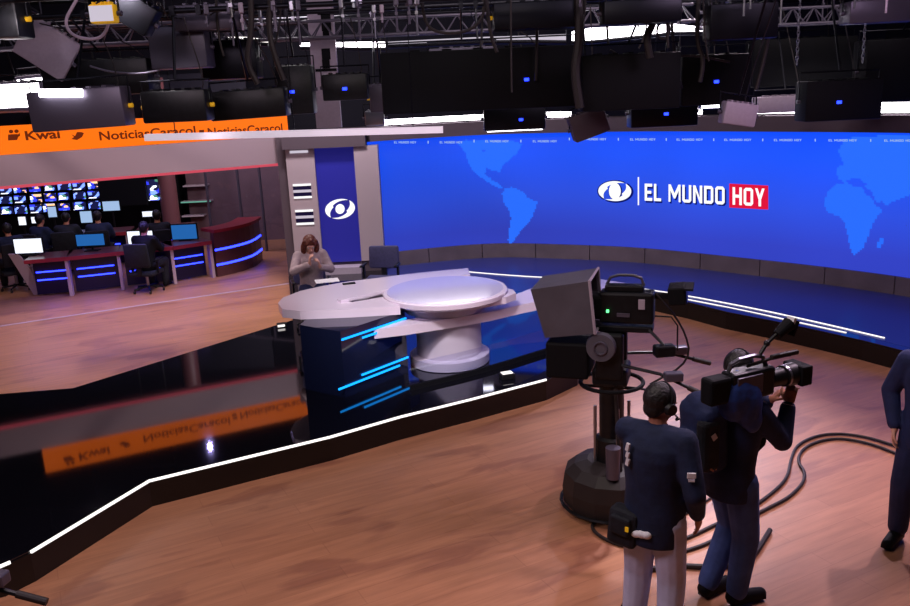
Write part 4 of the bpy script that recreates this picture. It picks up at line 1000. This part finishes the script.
    # pan bars with controls
    for sx, dx in ((1, .25), (-1, -.12)):
        e = q(sx*.2+dx, -.72, z_head-.02)
        pb = MB().tube([q(sx*.16, -.1, z_head+.12), q(sx*.22+dx*.3, -.4, z_head+.1), e], .014, 8).build('pan_bar', M['black'], t)
        MB().cone(e+(e-q(sx*.22+dx*.3, -.4, z_head+.1)).normalized()*-.12, e+(e-q(sx*.22+dx*.3, -.4, z_head+.1)).normalized()*.04, .021, .021, 12).build('grip', M['rubber'], pb)
        MB().box(q(sx*.22+dx*.6, -.5, z_head+.1), (.08, .14, .07), R@RZ(.3), .012).build('zoom_control', M['grey'], pb)
    MB().tube([q(.1, -.3, cz-.1), q(.16, -.5, cz-.12), q(.2, -.5, z_head+.15)], .007, 6, 1).tube([q(.02, -.34, cz+.1), q(.03, -.55, cz-.15), q(.1, -.62, z_head+.1), q(.05, -.3, z_head-.1)], .009, 6, 2).build('camera_cables', M['rubber'], t)
    MB().box(q(-.16, -.42, z_head+.26), (.1, .16, .09), R@RZ(.4), .015).tube([q(-.1, -.3, cz-.16), q(-.16, -.42, z_head+.3)], .012, 6).build('focus_control', M['black'], t)
    MB().tube([q(.12, .1, z_head-.02), q(.32, .02, z_head-.24), q(.2, -.3, z_head-.2), q(-.05, -.32, z_head-.15)], .01, 6, 2).build('loop_cable', M['grey'], t)
    return t
studio_camera((1.24, 6.5, 0), math.radians(72), 'studio pedestal camera with a large prompter hood, in front of the desk', 1.18)
# second pedestal, cut by the lower left corner
e2 = Z(52, 600, .98); dd_ = Z(48, 601, .98)-Z(97, 563, .98)
studio_camera((e2.x-.80+dd_.x, e2.y+.30+dd_.y, 0), math.radians(62), 'second studio pedestal camera cut off by the lower left corner', 1.0)

# cables on the wood floor
def cable(pts, lbl, r=.014):
    P_ = [Z(*p, r+.002) for p in pts]
    return tag(MB().tube(P_, r, 8, 3).build('floor_cable', M['rubber'], smooth=True), lbl, 'cable')
cable([(940, 462), (897, 446), (860, 435), (825, 433), (798, 443), (791, 458), (788, 478), (770, 495), (745, 512), (720, 522), (690, 537), (664, 546), (630, 548), (605, 540), (590, 528), (597, 519), (618, 516), (640, 512)], 'long dark cable looping from the right edge past both people to the camera pedestal')
cable([(940, 472), (900, 455), (870, 443), (835, 437), (806, 445), (796, 460), (808, 476), (792, 496), (768, 508), (745, 520), (715, 540), (695, 548), (668, 556)], 'dark cable bowing alongside the long one and ending near the pouch')
cable([(640, 572), (655, 568), (675, 565), (705, 567), (730, 566), (750, 562), (770, 530)], 'short thick dark cable lying between the legs of the two people', .02)
cable([(712, 497), (700, 505), (690, 512), (675, 518)], 'thin dark cable end beside the shoulder camera operator', .009)
cable([(622, 606), (630, 592), (640, 578)], 'thin dark cable at the lower edge behind the pale trousers', .009)

# ------------------------------------------------------------------ ceiling grid, trusses and lamps
GZ = 4.75
for i, (y, z) in enumerate([(7.2, 4.3), (9.0, 4.32), (11.0, 4.42), (13.0, 4.5), (15.0, 4.62), (17.0, 4.72)]):
    t = thing('lighting_pipe', 'dark horizontal lighting pipe, %s from the camera, spanning the studio' % ['nearest', 'second', 'third', 'fourth', 'fifth', 'farthest'][i], 'pipe', (0, y, z))
    MB().cone((-11, y, z), (9.5, y, z), .028, n=12).build('pipe', M['dsteel'], t, smooth=True)
    for x in (-8, -4, 0, 4, 8):
        MB().cone((x, y, z), (x, y, 5.99), .012).build('drop_rod', M['dsteel'], t)
GP = [(7.2, 4.3), (9.0, 4.32), (11.0, 4.42), (13.0, 4.5), (15.0, 4.62), (17.0, 4.72)]
def pipez(y): return min(GP, key=lambda g: abs(g[0]-y))
def fixture(px, py, y, w, h, d, lbl, tilt=0, yaw=0, roll=0, body='black', face='wlight', led=None, doors=True, cat='studio light', name='soft_light', grp=None, facedir='down', yellow=False, lit=True):
    """px,py photo point; w,h size in photo pixels; d depth in metres"""
    c = Y(px, py, y); k = c.xy.length/F*1.02; w *= k; h *= k
    gy, gz = pipez(y); R = RZ(yaw)@RX(tilt)@RY(roll)
    t = thing(name, lbl, cat, (c.x, y, c.z-h/2), grp)
    q = lambda x, yy, z: c+R@V((x, yy, z))
    hs = MB().box(c, (w, d, h), R, min(.02, h*.15)).build('housing', M[body], t, smooth=True)
    m = MB()
    for i in range(5): m.box(q((i-2)*w*.16, 0, h*.5+.008), (w*.05, d*.8, .02), R)
    m.build('cooling_fins', M[body], hs)
    if lit:
        if facedir == 'down': MB().box(q(0, 0, -h/2-.006), (w*.9, d*.8, .01), R).build('diffuser', M[face], hs)
        elif facedir == 'front': MB().box(q(0, -d/2-.006, 0), (w*.9, .01, h*.8), R).build('diffuser', M[face], hs)
        elif facedir == 'top': MB().box(q(0, -.02, h/2+.024), (w*.86, d*.9, .012), R).build('diffuser', M[face], hs)
    if doors:
        for sy in (-1, 1):
            MB().box(q(0, sy*(d/2+.015), -h/2-.03), (w*.96, .008, .09), R@RX(sy*.35)).build('barn_door', M['black'], t)
    yk = MB(); 
    yk.tube([q(-w/2-.02, 0, 0), q(-w/2-.02, 0, 0)+V((0, 0, h*.55+.08)), q(w/2+.02, 0, 0)+V((0, 0, h*.55+.08)), q(w/2+.02, 0, 0)], .011, 6)
    yk.build('yoke', M['dsteel'], t)
    top = V((c.x, c.y, c.z+h*.55+.08)); 
    rr = MB().tube([top, V((c.x, gy, max(gz-.02, top.z+.02)))], .014, 6).box((c.x, gy, gz), (.05, .08, .09)).build('hanger', M['dsteel'], t)
    for sx in (-1, 1): MB().cone(q(sx*(w/2+.005), 0, 0), q(sx*(w/2+.045), 0, 0), .022, .022, 10).build('tilt_knob', M['yellow' if yellow else 'grey'], t)
    if led is not None:
        MB().box(q(led*w, -d/2-.006, -.02), (.055, .01, .035), R).build('indicator', M['blueled'], hs)
    MB().tube([q(w*.3, d/2, h*.3), q(w*.35, d/2+.1, h*.3)+V((0, 0, .15)), V((c.x+.1, gy, gz-.06))], .007, 6, 1).build('power_cable', M['rubber'], t)
    return t
# left cluster
fixture(47, 48, 9.3, 46, 38, .06, 'tilted pale rectangular reflector plate high at upper left', roll=math.radians(38), tilt=.2, body='lilac', lit=False, doors=False, name='reflector_plate', cat='reflector')
fixture(18, 97, 11.2, 52, 24, .3, 'overexposed white light panel at the far left above the orange sign', body='grey', face='striphot', facedir='front', doors=False, tilt=-.1)
fixture(48, 92, 12.2, 44, 30, .3, 'second overexposed white panel just left of the grey soft light', body='grey', face='striphot', facedir='front', doors=False, roll=-.06)
gb = fixture(82, 109, 8.6, 82, 34, .3, 'grey boxy soft light with a bright top opening, over the sign lettering', body='grey', face='striphot', facedir='none', doors=False, yellow=True, roll=-.03)
c = Y(61, 93, 8.41); hs_ = [o for o in gb.children if o.name.startswith('housing')][0]
MB().box(c, (.42, .03, .075), RY(.04), .01).build('bright_opening', M['striphot'], hs_)
fixture(102, 78, 9.6, 92, 30, .4, 'dark wide light box behind the grey boxy soft light', body='black', lit=False, doors=False)
fixture(178, 106, 8.8, 58, 28, .3, 'black soft light above the middle of the orange sign', body='black', yellow=True, doors=False, lit=False)
fixture(250, 104, 9.4, 70, 26, .3, 'black soft light above the right end of the orange sign', body='black', doors=False, roll=-.03, lit=False)
fixture(182, 48, 9.6, 50, 36, .35, 'mauve-grey housed lamp hanging above the left black soft light', body='grey', lit=False, doors=False)
fixture(232, 60, 10.2, 50, 34, .35, 'dark lamp with a thin bright top between the hanging cables', body='dsteel', face='stripdim', facedir='front', doors=False, lit=False)
fixture(210, 18, 9.4, 60, 22, .3, 'dim mauve lamp housing at the very top left of centre', body='grey', lit=False, doors=False)
fixture(137, 14, 8.4, 34, 26, .2, 'small dim tilted housing beside the yellow-lit tag at top', body='dsteel', lit=False, doors=False, roll=.6)
fixture(104, 14, 7.6, 22, 16, .12, 'small yellow-marked work light at the top left', body='yellow', face='stripdim', facedir='front', doors=False)
fixture(10, 20, 7.6, 26, 30, .3, 'dark lamp in the top left corner with a yellow knob', body='black', lit=False, doors=False, yellow=True)
fixture(296, 90, 11.2, 34, 44, .3, 'black square lamp with a blue display at the end of the orange sign', body='black', led=-.05, lit=False, doors=False)
fixture(346, 87, 10.9, 42, 24, .3, 'small black lamp with a blue light in front of the pale mast', body='black', led=0, lit=False, doors=False)
fixture(382, 98, 11.5, 22, 26, .25, 'small grey clamp lamp at the left end of the big black panel', body='grey', lit=False, doors=False, yellow=True)
fixture(375, 118, 12.2, 18, 14, .2, 'small steel lamp hanging just above the white rail end', body='steel', lit=False, doors=False)
# centre
fixture(479, 80, 10.7, 184, 56, .25, 'very wide black light panel with a blue dot, hanging over the map', body='blackmatte', led=.24, lit=False, doors=False)
fixture(462, 52, 11.5, 62, 8, .15, 'thin grey ballast bar on top of the very wide black panel', body='grey', lit=False, doors=False)
fixture(514, 118, 12.2, 58, 22, .3, 'dark soft light with small blue display under the wide black panel', body='dsteel', led=.1, facedir='down', doors=False)
fixture(588, 124, 10.6, 34, 24, .3, 'tilted grey-brown lamp hanging in front of the wall top near centre', body='soffit', lit=False, doors=False, roll=math.radians(-18))
fixture(536, 16, 9.8, 80, 24, .4, 'long dark lamp at top centre with a thin yellow line', body='dsteel', lit=False, doors=False, yellow=True)
fixture(628, 82, 10.0, 90, 50, .4, 'bulky black lamp cluster right of the very wide black panel', body='blackmatte', lit=False, doors=False)
fixture(662, 112, 11.4, 62, 26, .3, 'dark lamp with a blue light above the show title', body='dsteel', led=.02, lit=False, doors=False)
fixture(712, 80, 10.7, 62, 44, .35, 'black lamp with a single blue dot left of the hanging chain', body='blackmatte', led=0, lit=False, doors=False)
fixture(711, 103, 12.6, 24, 10, .25, 'small bright lilac lamp under the black lamp with a blue dot', body='grey', face='striphot', facedir='front', doors=False)
fixture(738, 114, 9.8, 30, 20, .2, 'pale lilac tilted lamp above the red word badge', body='lilac', lit=False, doors=False, roll=math.radians(10))
fixture(785, 104, 12.4, 54, 14, .3, 'lamp with lilac gleaming front right of the pale tilted lamp', body='lilac', lit=False, doors=False)
fixture(838, 100, 10.6, 66, 34, .35, 'black lamp with a blue display above the right part of the wall', body='blackmatte', led=-.07, lit=False, doors=False)
fixture(800, 62, 13.6, 90, 40, .4, 'large dark lamp box between the two hanging chains', body='blackmatte', lit=False, doors=False)
fixture(900, 70, 11.6, 70, 50, .4, 'dark lamp box cut off by the right edge', body='blackmatte', lit=False, doors=False)
fixture(880, 12, 10.0, 60, 18, .3, 'dim grey lamp in the top right corner', body='grey', lit=False, doors=False)
fixture(640, 12, 9.2, 70, 20, .3, 'dim lamp housing at the top, right of centre', body='dsteel', lit=False, doors=False)
fixture(740, 22, 9.6, 60, 30, .3, 'dark lamp housing high above the red word badge', body='dsteel', lit=False, doors=False)

# long white rail in front of the orange sign
a = Y(146, 137.5, 10.2); b = Y(443, 129.5, 10.2)
rl = thing('white_rail', 'long thin pale rail hanging in front of the orange sign', 'rail', ((a.x+b.x)/2, 10.2, a.z))
zc = (a.z+b.z)/2
MB().box(((a.x+b.x)/2, 10.2, zc), (b.x-a.x, .12, .075), RY(-(b.z-a.z)/(b.x-a.x))).build('rail', mat('rail_white', srgb(225, 205, 225), .4, em=(.9, .78, .9), es=.6), rl)  # emission added to brighten the rail, which is no lamp
for f in (.1, .5, .9):
    p = a.lerp(b, f); MB().cone((p.x, 10.2, p.z), (p.x, 10.2, 5.98), .006, n=6).build('suspension_wire', M['dsteel'], rl)
# curved glowing ring tubes in the grid
def ring(pts, lbl, th, mt, wide=.1, y=13.0):
    P_ = [Y(p[0], p[1], p[2]) for p in pts]; m = MB()
    t = thing('light_band', lbl, 'lamp', P_[0])
    top = [(V(Y(p[0], p[1]-p[3]/2, p[2])), V(Y(p[0], p[1]+p[3]/2, p[2]))) for p in pts]
    for (a, b), (c, d) in zip(top, top[1:]): m.quadbox([b, d, c, a], (0, .03, 0))
    m.build('diffuser', M[mt], t)
    mm = MB(); mm.tube([x[1]+V((0, .015, -.03)) for x in top], .03, 8); mm.build('frame', M['dsteel'], t)
    for k in (0, -1): 
        p = top[k][0]; MB().cone((p.x, p.y+.015, p.z-.02), (p.x, p.y+.015, 5.98), .008, n=6).build('suspension_wire', M['dsteel'], t)
ring([(572, 36, 12.5, 9), (590, 34, 12.6, 12), (620, 31, 12.7, 12), (650, 28.5, 12.8, 11), (672, 27.5, 12.9, 8), (700, 29, 13, 4), (722, 30, 13.2, 1.5)], 'brilliant white curved light band at top right of centre', 0, 'striphot')
ring([(388, 43, 12.6, 2.5), (430, 41, 12.6, 3), (480, 38.5, 12.6, 3), (530, 37.5, 12.6, 4), (566, 37, 12.6, 6)], 'thin dim curved light band above the very wide black panel', 0, 'stripdim')
ring([(300, 44.5, 12.8, 3), (330, 44.5, 12.8, 4), (360, 44.5, 12.8, 5), (385, 44.5, 12.8, 5)], 'short white light band crossing the pale mast', 0, 'striphot')
ring([(222, 38.5, 12.0, 2.5), (236, 38.5, 12.0, 4), (248, 39, 12.0, 4), (268, 41, 12.0, 3)], 'small white light band among the cables at upper left', 0, 'strip')
ring([(148, 35, 12.0, 2.5), (166, 34, 12.0, 3), (190, 36, 12.0, 2)], 'faint light band above the left black soft light', 0, 'stripdim')
tubes = [((816, 31), (834, 30)), ((846, 29), (866, 27))]
# pale mast with dark openings
a = Y(325, 10, 12.4); b = Y(325, 128, 12.4); w = 24/F*12.6
mt_ = thing('pale_mast', 'pale upright truss mast with dark openings behind the small lamps', 'mast', (b.x, 12.4, b.z))
MB().box(((a.x+b.x)/2, 12.4, (a.z+b.z)/2+.35), (w, .1, a.z-b.z+.7)).build('mast_panel', M['lilac'], mt_)
for (yy, hh, ww) in [(22, 16, 9), (34, 8, 6), (54, 10, 8), (64, 8, 7), (70, 2.5, 20), (13, 3, 16)]:
    p = Y(326, yy, 12.34); MB().box((p.x, 12.345, p.z), (ww/F*12.6, .01, hh/F*12.6)).build('opening', M['blackmatte'], mt_)
# drop rod to reach the ceiling
MB().cone((a.x, 12.4, a.z+.3), (a.x, 12.4, 5.98), .02).build('drop_rod', M['dsteel'], mt_)
# truss sections
def truss(x0, x1, y, z, lbl, s_=.22):
    t = thing('lighting_truss', lbl, 'truss', ((x0+x1)/2, y, z-s_/2))
    for dy, dz in ((-1, -1), (1, -1), (0, 1)): MB().cone((x0, y+dy*s_/2, z+dz*s_/2), (x1, y+dy*s_/2, z+dz*s_/2), .022, n=10).build('chord', M['grey'], t, smooth=True)
    m = MB(); n = int((x1-x0)/.3)
    for i in range(n):
        xa = x0+(x1-x0)*i/n; xb = x0+(x1-x0)*(i+.5)/n; xc = x0+(x1-x0)*(i+1)/n
        for dy in (-1, 1):
            m.cone((xa, y+dy*s_/2, z-s_/2), (xb, y, z+s_/2), .01, n=6); m.cone((xb, y, z+s_/2), (xc, y+dy*s_/2, z-s_/2), .01, n=6)
    m.build('lattice', M['grey'], t)
    for x in (x0+.3, x1-.3): MB().cone((x, y, z+s_/2), (x, y, 5.98), .008, n=6).build('hoist_wire', M['dsteel'], t)
truss(-3.6, 3.4, 12.1, 4.28, 'long horizontal lattice truss above the very wide black panel')
truss(3.6, 7.5, 12.6, 4.2, 'shorter lattice truss at the right above the lamp boxes')
truss(-6.8, -2.6, 10.9, 4.25, 'lattice truss at the left above the orange sign')
def chain_(px, y0, y1, y, lbl):
    a = Y(px, y0, y); b = Y(px, y1, y); n = int((a.z-b.z+ .9)/.05); m = MB()
    for i in range(n):
        z = b.z+i*.05; r = .016
        pts = [V((a.x+(r*math.cos(k*PI/4) if i % 2 else 0), y+(0 if i % 2 else r*math.cos(k*PI/4)), z+.034*math.sin(k*PI/4))) for k in range(9)]
        m.tube(pts, .006, 5)
    o = m.build('hoist_chain', M['steel']); tag(o, lbl, 'chain')
chain_(800, 5, 62, 10.9, 'steel hoist chain, left one of the two hanging at upper right')
chain_(867, 2, 60, 10.9, 'steel hoist chain, right one of the two hanging at upper right')
# drooping cables
def hangc(pts, y, lbl, r=.014, m_='rubber'):
    o = MB().tube([Y(p[0], p[1], y) for p in pts], r, 8, 3).build('hanging_cable', M[m_], smooth=True); tag(o, lbl, 'cable')
hangc([(88, -20), (74, 4), (64, 22), (72, 36), (92, 40), (104, 36), (110, 20), (106, -20)], 7.9, 'pale looping cable hung in the upper left corner', .014, 'lilac')
hangc([(250, -20), (252, 30), (246, 62), (258, 84)], 8.9, 'thick dark cable dropping between the left lamps', .03)
hangc([(272, -20), (268, 30), (276, 60), (284, 80)], 9.0, 'thick dark cable dropping beside the blue display lamp', .03)
hangc([(420, -20), (424, 24), (440, 34), (470, 32), (486, 14), (484, -20)], 9.2, 'slack dark cable sagging above the wide black panel', .016)
hangc([(578, -20), (580, 40), (574, 70), (580, 108)], 9.6, 'thick dark cable bundle falling in front of the bright band', .05)
hangc([(656, -20), (654, 24), (646, 36), (650, 58)], 9.6, 'dark cable bundle crossing the right half of the bright band', .04)
hangc([(664, 22), (657, 26), (657, 36), (664, 40), (670, 34), (669, 24), (664, -20)], 9.5, 'small coiled cable hanging beside the bright band', .012)
hangc([(700, -20), (696, 40), (704, 60), (700, 82)], 9.8, 'dark cable hanging down to the lamp with a blue dot', .025)
hangc([(762, -20), (770, 30), (764, 60), (756, 90)], 9.8, 'dark cable hanging left of the left chain', .022)
hangc([(610, 50), (630, 62), (660, 60), (690, 54), (730, 62)], 10.2, 'dark cable draped across the lamps right of centre', .014)
hangc([(90, 66), (110, 72), (140, 74), (160, 70)], 8.9, 'grey safety cable stretched over the dark wide light box', .01, 'grey')
for i in range(14):
    x = random.choice([random.uniform(150, 290), random.uniform(560, 780), random.uniform(400, 560)]); y = random.uniform(8.6, 11.5); top = -25
    bot = random.uniform(40, 95); k = random.uniform(-12, 12)
    hangc([(x, top), (x+k*.4, bot*.4), (x+k, bot*.8), (x+k*1.6, bot)], y, 'loose dark power cable number %s among the ceiling lamps' % ['one', 'two'][0] if False else 'loose dark power cable dropping among the ceiling lamps', random.uniform(.008, .02))
for o in list(COL.objects):
    if o.get('label') == 'loose dark power cable dropping among the ceiling lamps': o['group'] = 'loose power cables among the lamps'
# small steel clamps catching light
for i in range(46):
    x = random.choice([random.uniform(150, 300), random.uniform(580, 790), random.uniform(330, 420), random.uniform(780, 905)]); gy, gz = random.choice(GP[:4])
    p = Y(x, 30, gy); c = V((p.x, gy, gz))
    m = MB().box(c, (.05, .09, .1), RZ(random.uniform(-.5, .5)), .01).cone(c+V((0, 0, -.04)), c+V((0, 0, -.14-random.random()*.25)), .012, n=8).box(c+V((0, 0, -.12)), (.03, .05, .03))
    o = m.build('pipe_clamp', M[random.choice(['steel', 'grey', 'grey', 'steel', 'lilac'])]); tag(o, 'small metal pipe clamp gripping a lighting pipe overhead', 'clamp', 'clamps on the lighting pipes')

# ------------------------------------------------------------------ lights
def area(name, loc, tgt, sx, sy, e, col=(1, 1, 1), spread=180):
    l = bpy.data.lights.new(name, 'AREA'); l.shape = 'RECTANGLE'; l.size = sx; l.size_y = sy; l.energy = e; l.color = col; l.spread = math.radians(spread)
    o = bpy.data.objects.new(name, l); COL.objects.link(o); o.location = loc
    o.rotation_euler = (V(tgt)-V(loc)).to_track_quat('-Z', 'Y').to_euler(); return o
def spot(name, loc, tgt, e, ang, blend=.5, col=(1, 1, 1), r=.1):
    l = bpy.data.lights.new(name, 'SPOT'); l.energy = e; l.spot_size = math.radians(ang); l.spot_blend = blend; l.color = col; l.shadow_soft_size = r
    o = bpy.data.objects.new(name, l); COL.objects.link(o); o.location = loc
    o.rotation_euler = (V(tgt)-V(loc)).to_track_quat('-Z', 'Y').to_euler(); return o
area('grid_soft_a', (0, 4.5, 5.4), (0, 5.5, 0), 3, 1.5, 80, (1, .85, .74))
area('grid_soft_b', (-2.8, 3.4, 5.4), (-2.4, 4.8, 0), 1.5, 1.2, 120, (1, .78, .92))
area('grid_soft_c', (4.2, 6.6, 5.4), (3.3, 6.4, 0), 2, 1.5, 105, (1, .72, .98))
spot('key_back_right', (5.1, 7.8, 5.3), (3.0, 5.4, .2), 480, 62, .7, (1, .74, .9), .08)
spot('back_glint', (4.5, 15.0, 5.35), (1.9, 6.4, 0), 2600, 32, .9, (1, .8, .98), .3)
spot('floor_pool', (3.0, 8.8, 5.3), (1.55, 6.0, 0), 900, 15, .8, (1, .88, 1), .1)  # narrow spot added to brighten the floor between the two people
spot('desk_key', (-.8, 5.6, 5.4), (-.3, 9.8, 1.0), 1300, 34, .6, (1, .93, .98), .25)
spot('woman_key', (-3.2, 7.6, 5.0), (-1.9, 11.5, 1.3), 750, 20, .6, (1, .93, .95), .15)
area('pillar_wash', (-2.2, 13.2, 5.2), (-2.2, 15.4, 1.2), 1.2, .5, 180, (1, .92, .95))
area('beam_wash', (-6.2, 11.6, 5.4), (-5.6, 14.2, 2.4), 5, .5, 55, (1, .84, .92))
spot('newsroom_key_a', (-6.2, 12.6, 5.4), (-6.2, 12.9, 0), 320, 105, .9, (1, .86, .8), .05)
spot('newsroom_key_b', (-3.6, 12.2, 5.4), (-4.0, 12.6, 0), 330, 95, .9, (1, .84, .76), .05)
spot('newsroom_blue_a', (-9.0, 17.6, 4.6), (-8.6, 16.8, 0), 160, 120, .9, (.45, .38, 1), .04)
spot('newsroom_blue_b', (-5.6, 17.6, 4.6), (-5.6, 16.4, 0), 160, 120, .9, (.45, .38, 1), .04)
area('newsroom_glow', (-6.2, 14.9, 1.6), (-6.0, 14.6, 0), 3.4, .15, 30, (.3, .22, 1), 150)
area('brown_wall_wash', (-4.4, 18.6, 3.9), (-4.2, 20.5, 1.8), 2.5, .5, 60, (1, .85, .95))
area('curb_wash', (3.0, 10.6, 5.6), (2.6, 15.2, .4), 7, .4, 45, (1, .86, .86), 100)  # added light to lift the dark curb under the video wall
area('grid_glow', (0, 7.0, 5.7), (0, 12.5, 3.9), 10, .8, 34, (.82, .78, 1))
spot('plate_glow', (-3.2, 6.4, 4.2), (-4.45, 9.3, 4.0), 110, 20, .5, (1, .9, 1), .1)  # small added spot to brighten the pale plate
w = bpy.data.worlds.new('world'); S.world = w; w.use_nodes = True
w.node_tree.nodes['Background'].inputs[0].default_value = (.35, .35, .6, 1); w.node_tree.nodes['Background'].inputs[1].default_value = .03
S.view_settings.view_transform = 'Standard'; S.view_settings.look = 'None'; S.view_settings.exposure = 0; S.view_settings.gamma = 1; S.view_settings.use_curve_mapping = False
# shell walls must not block the low ambient tone of the room
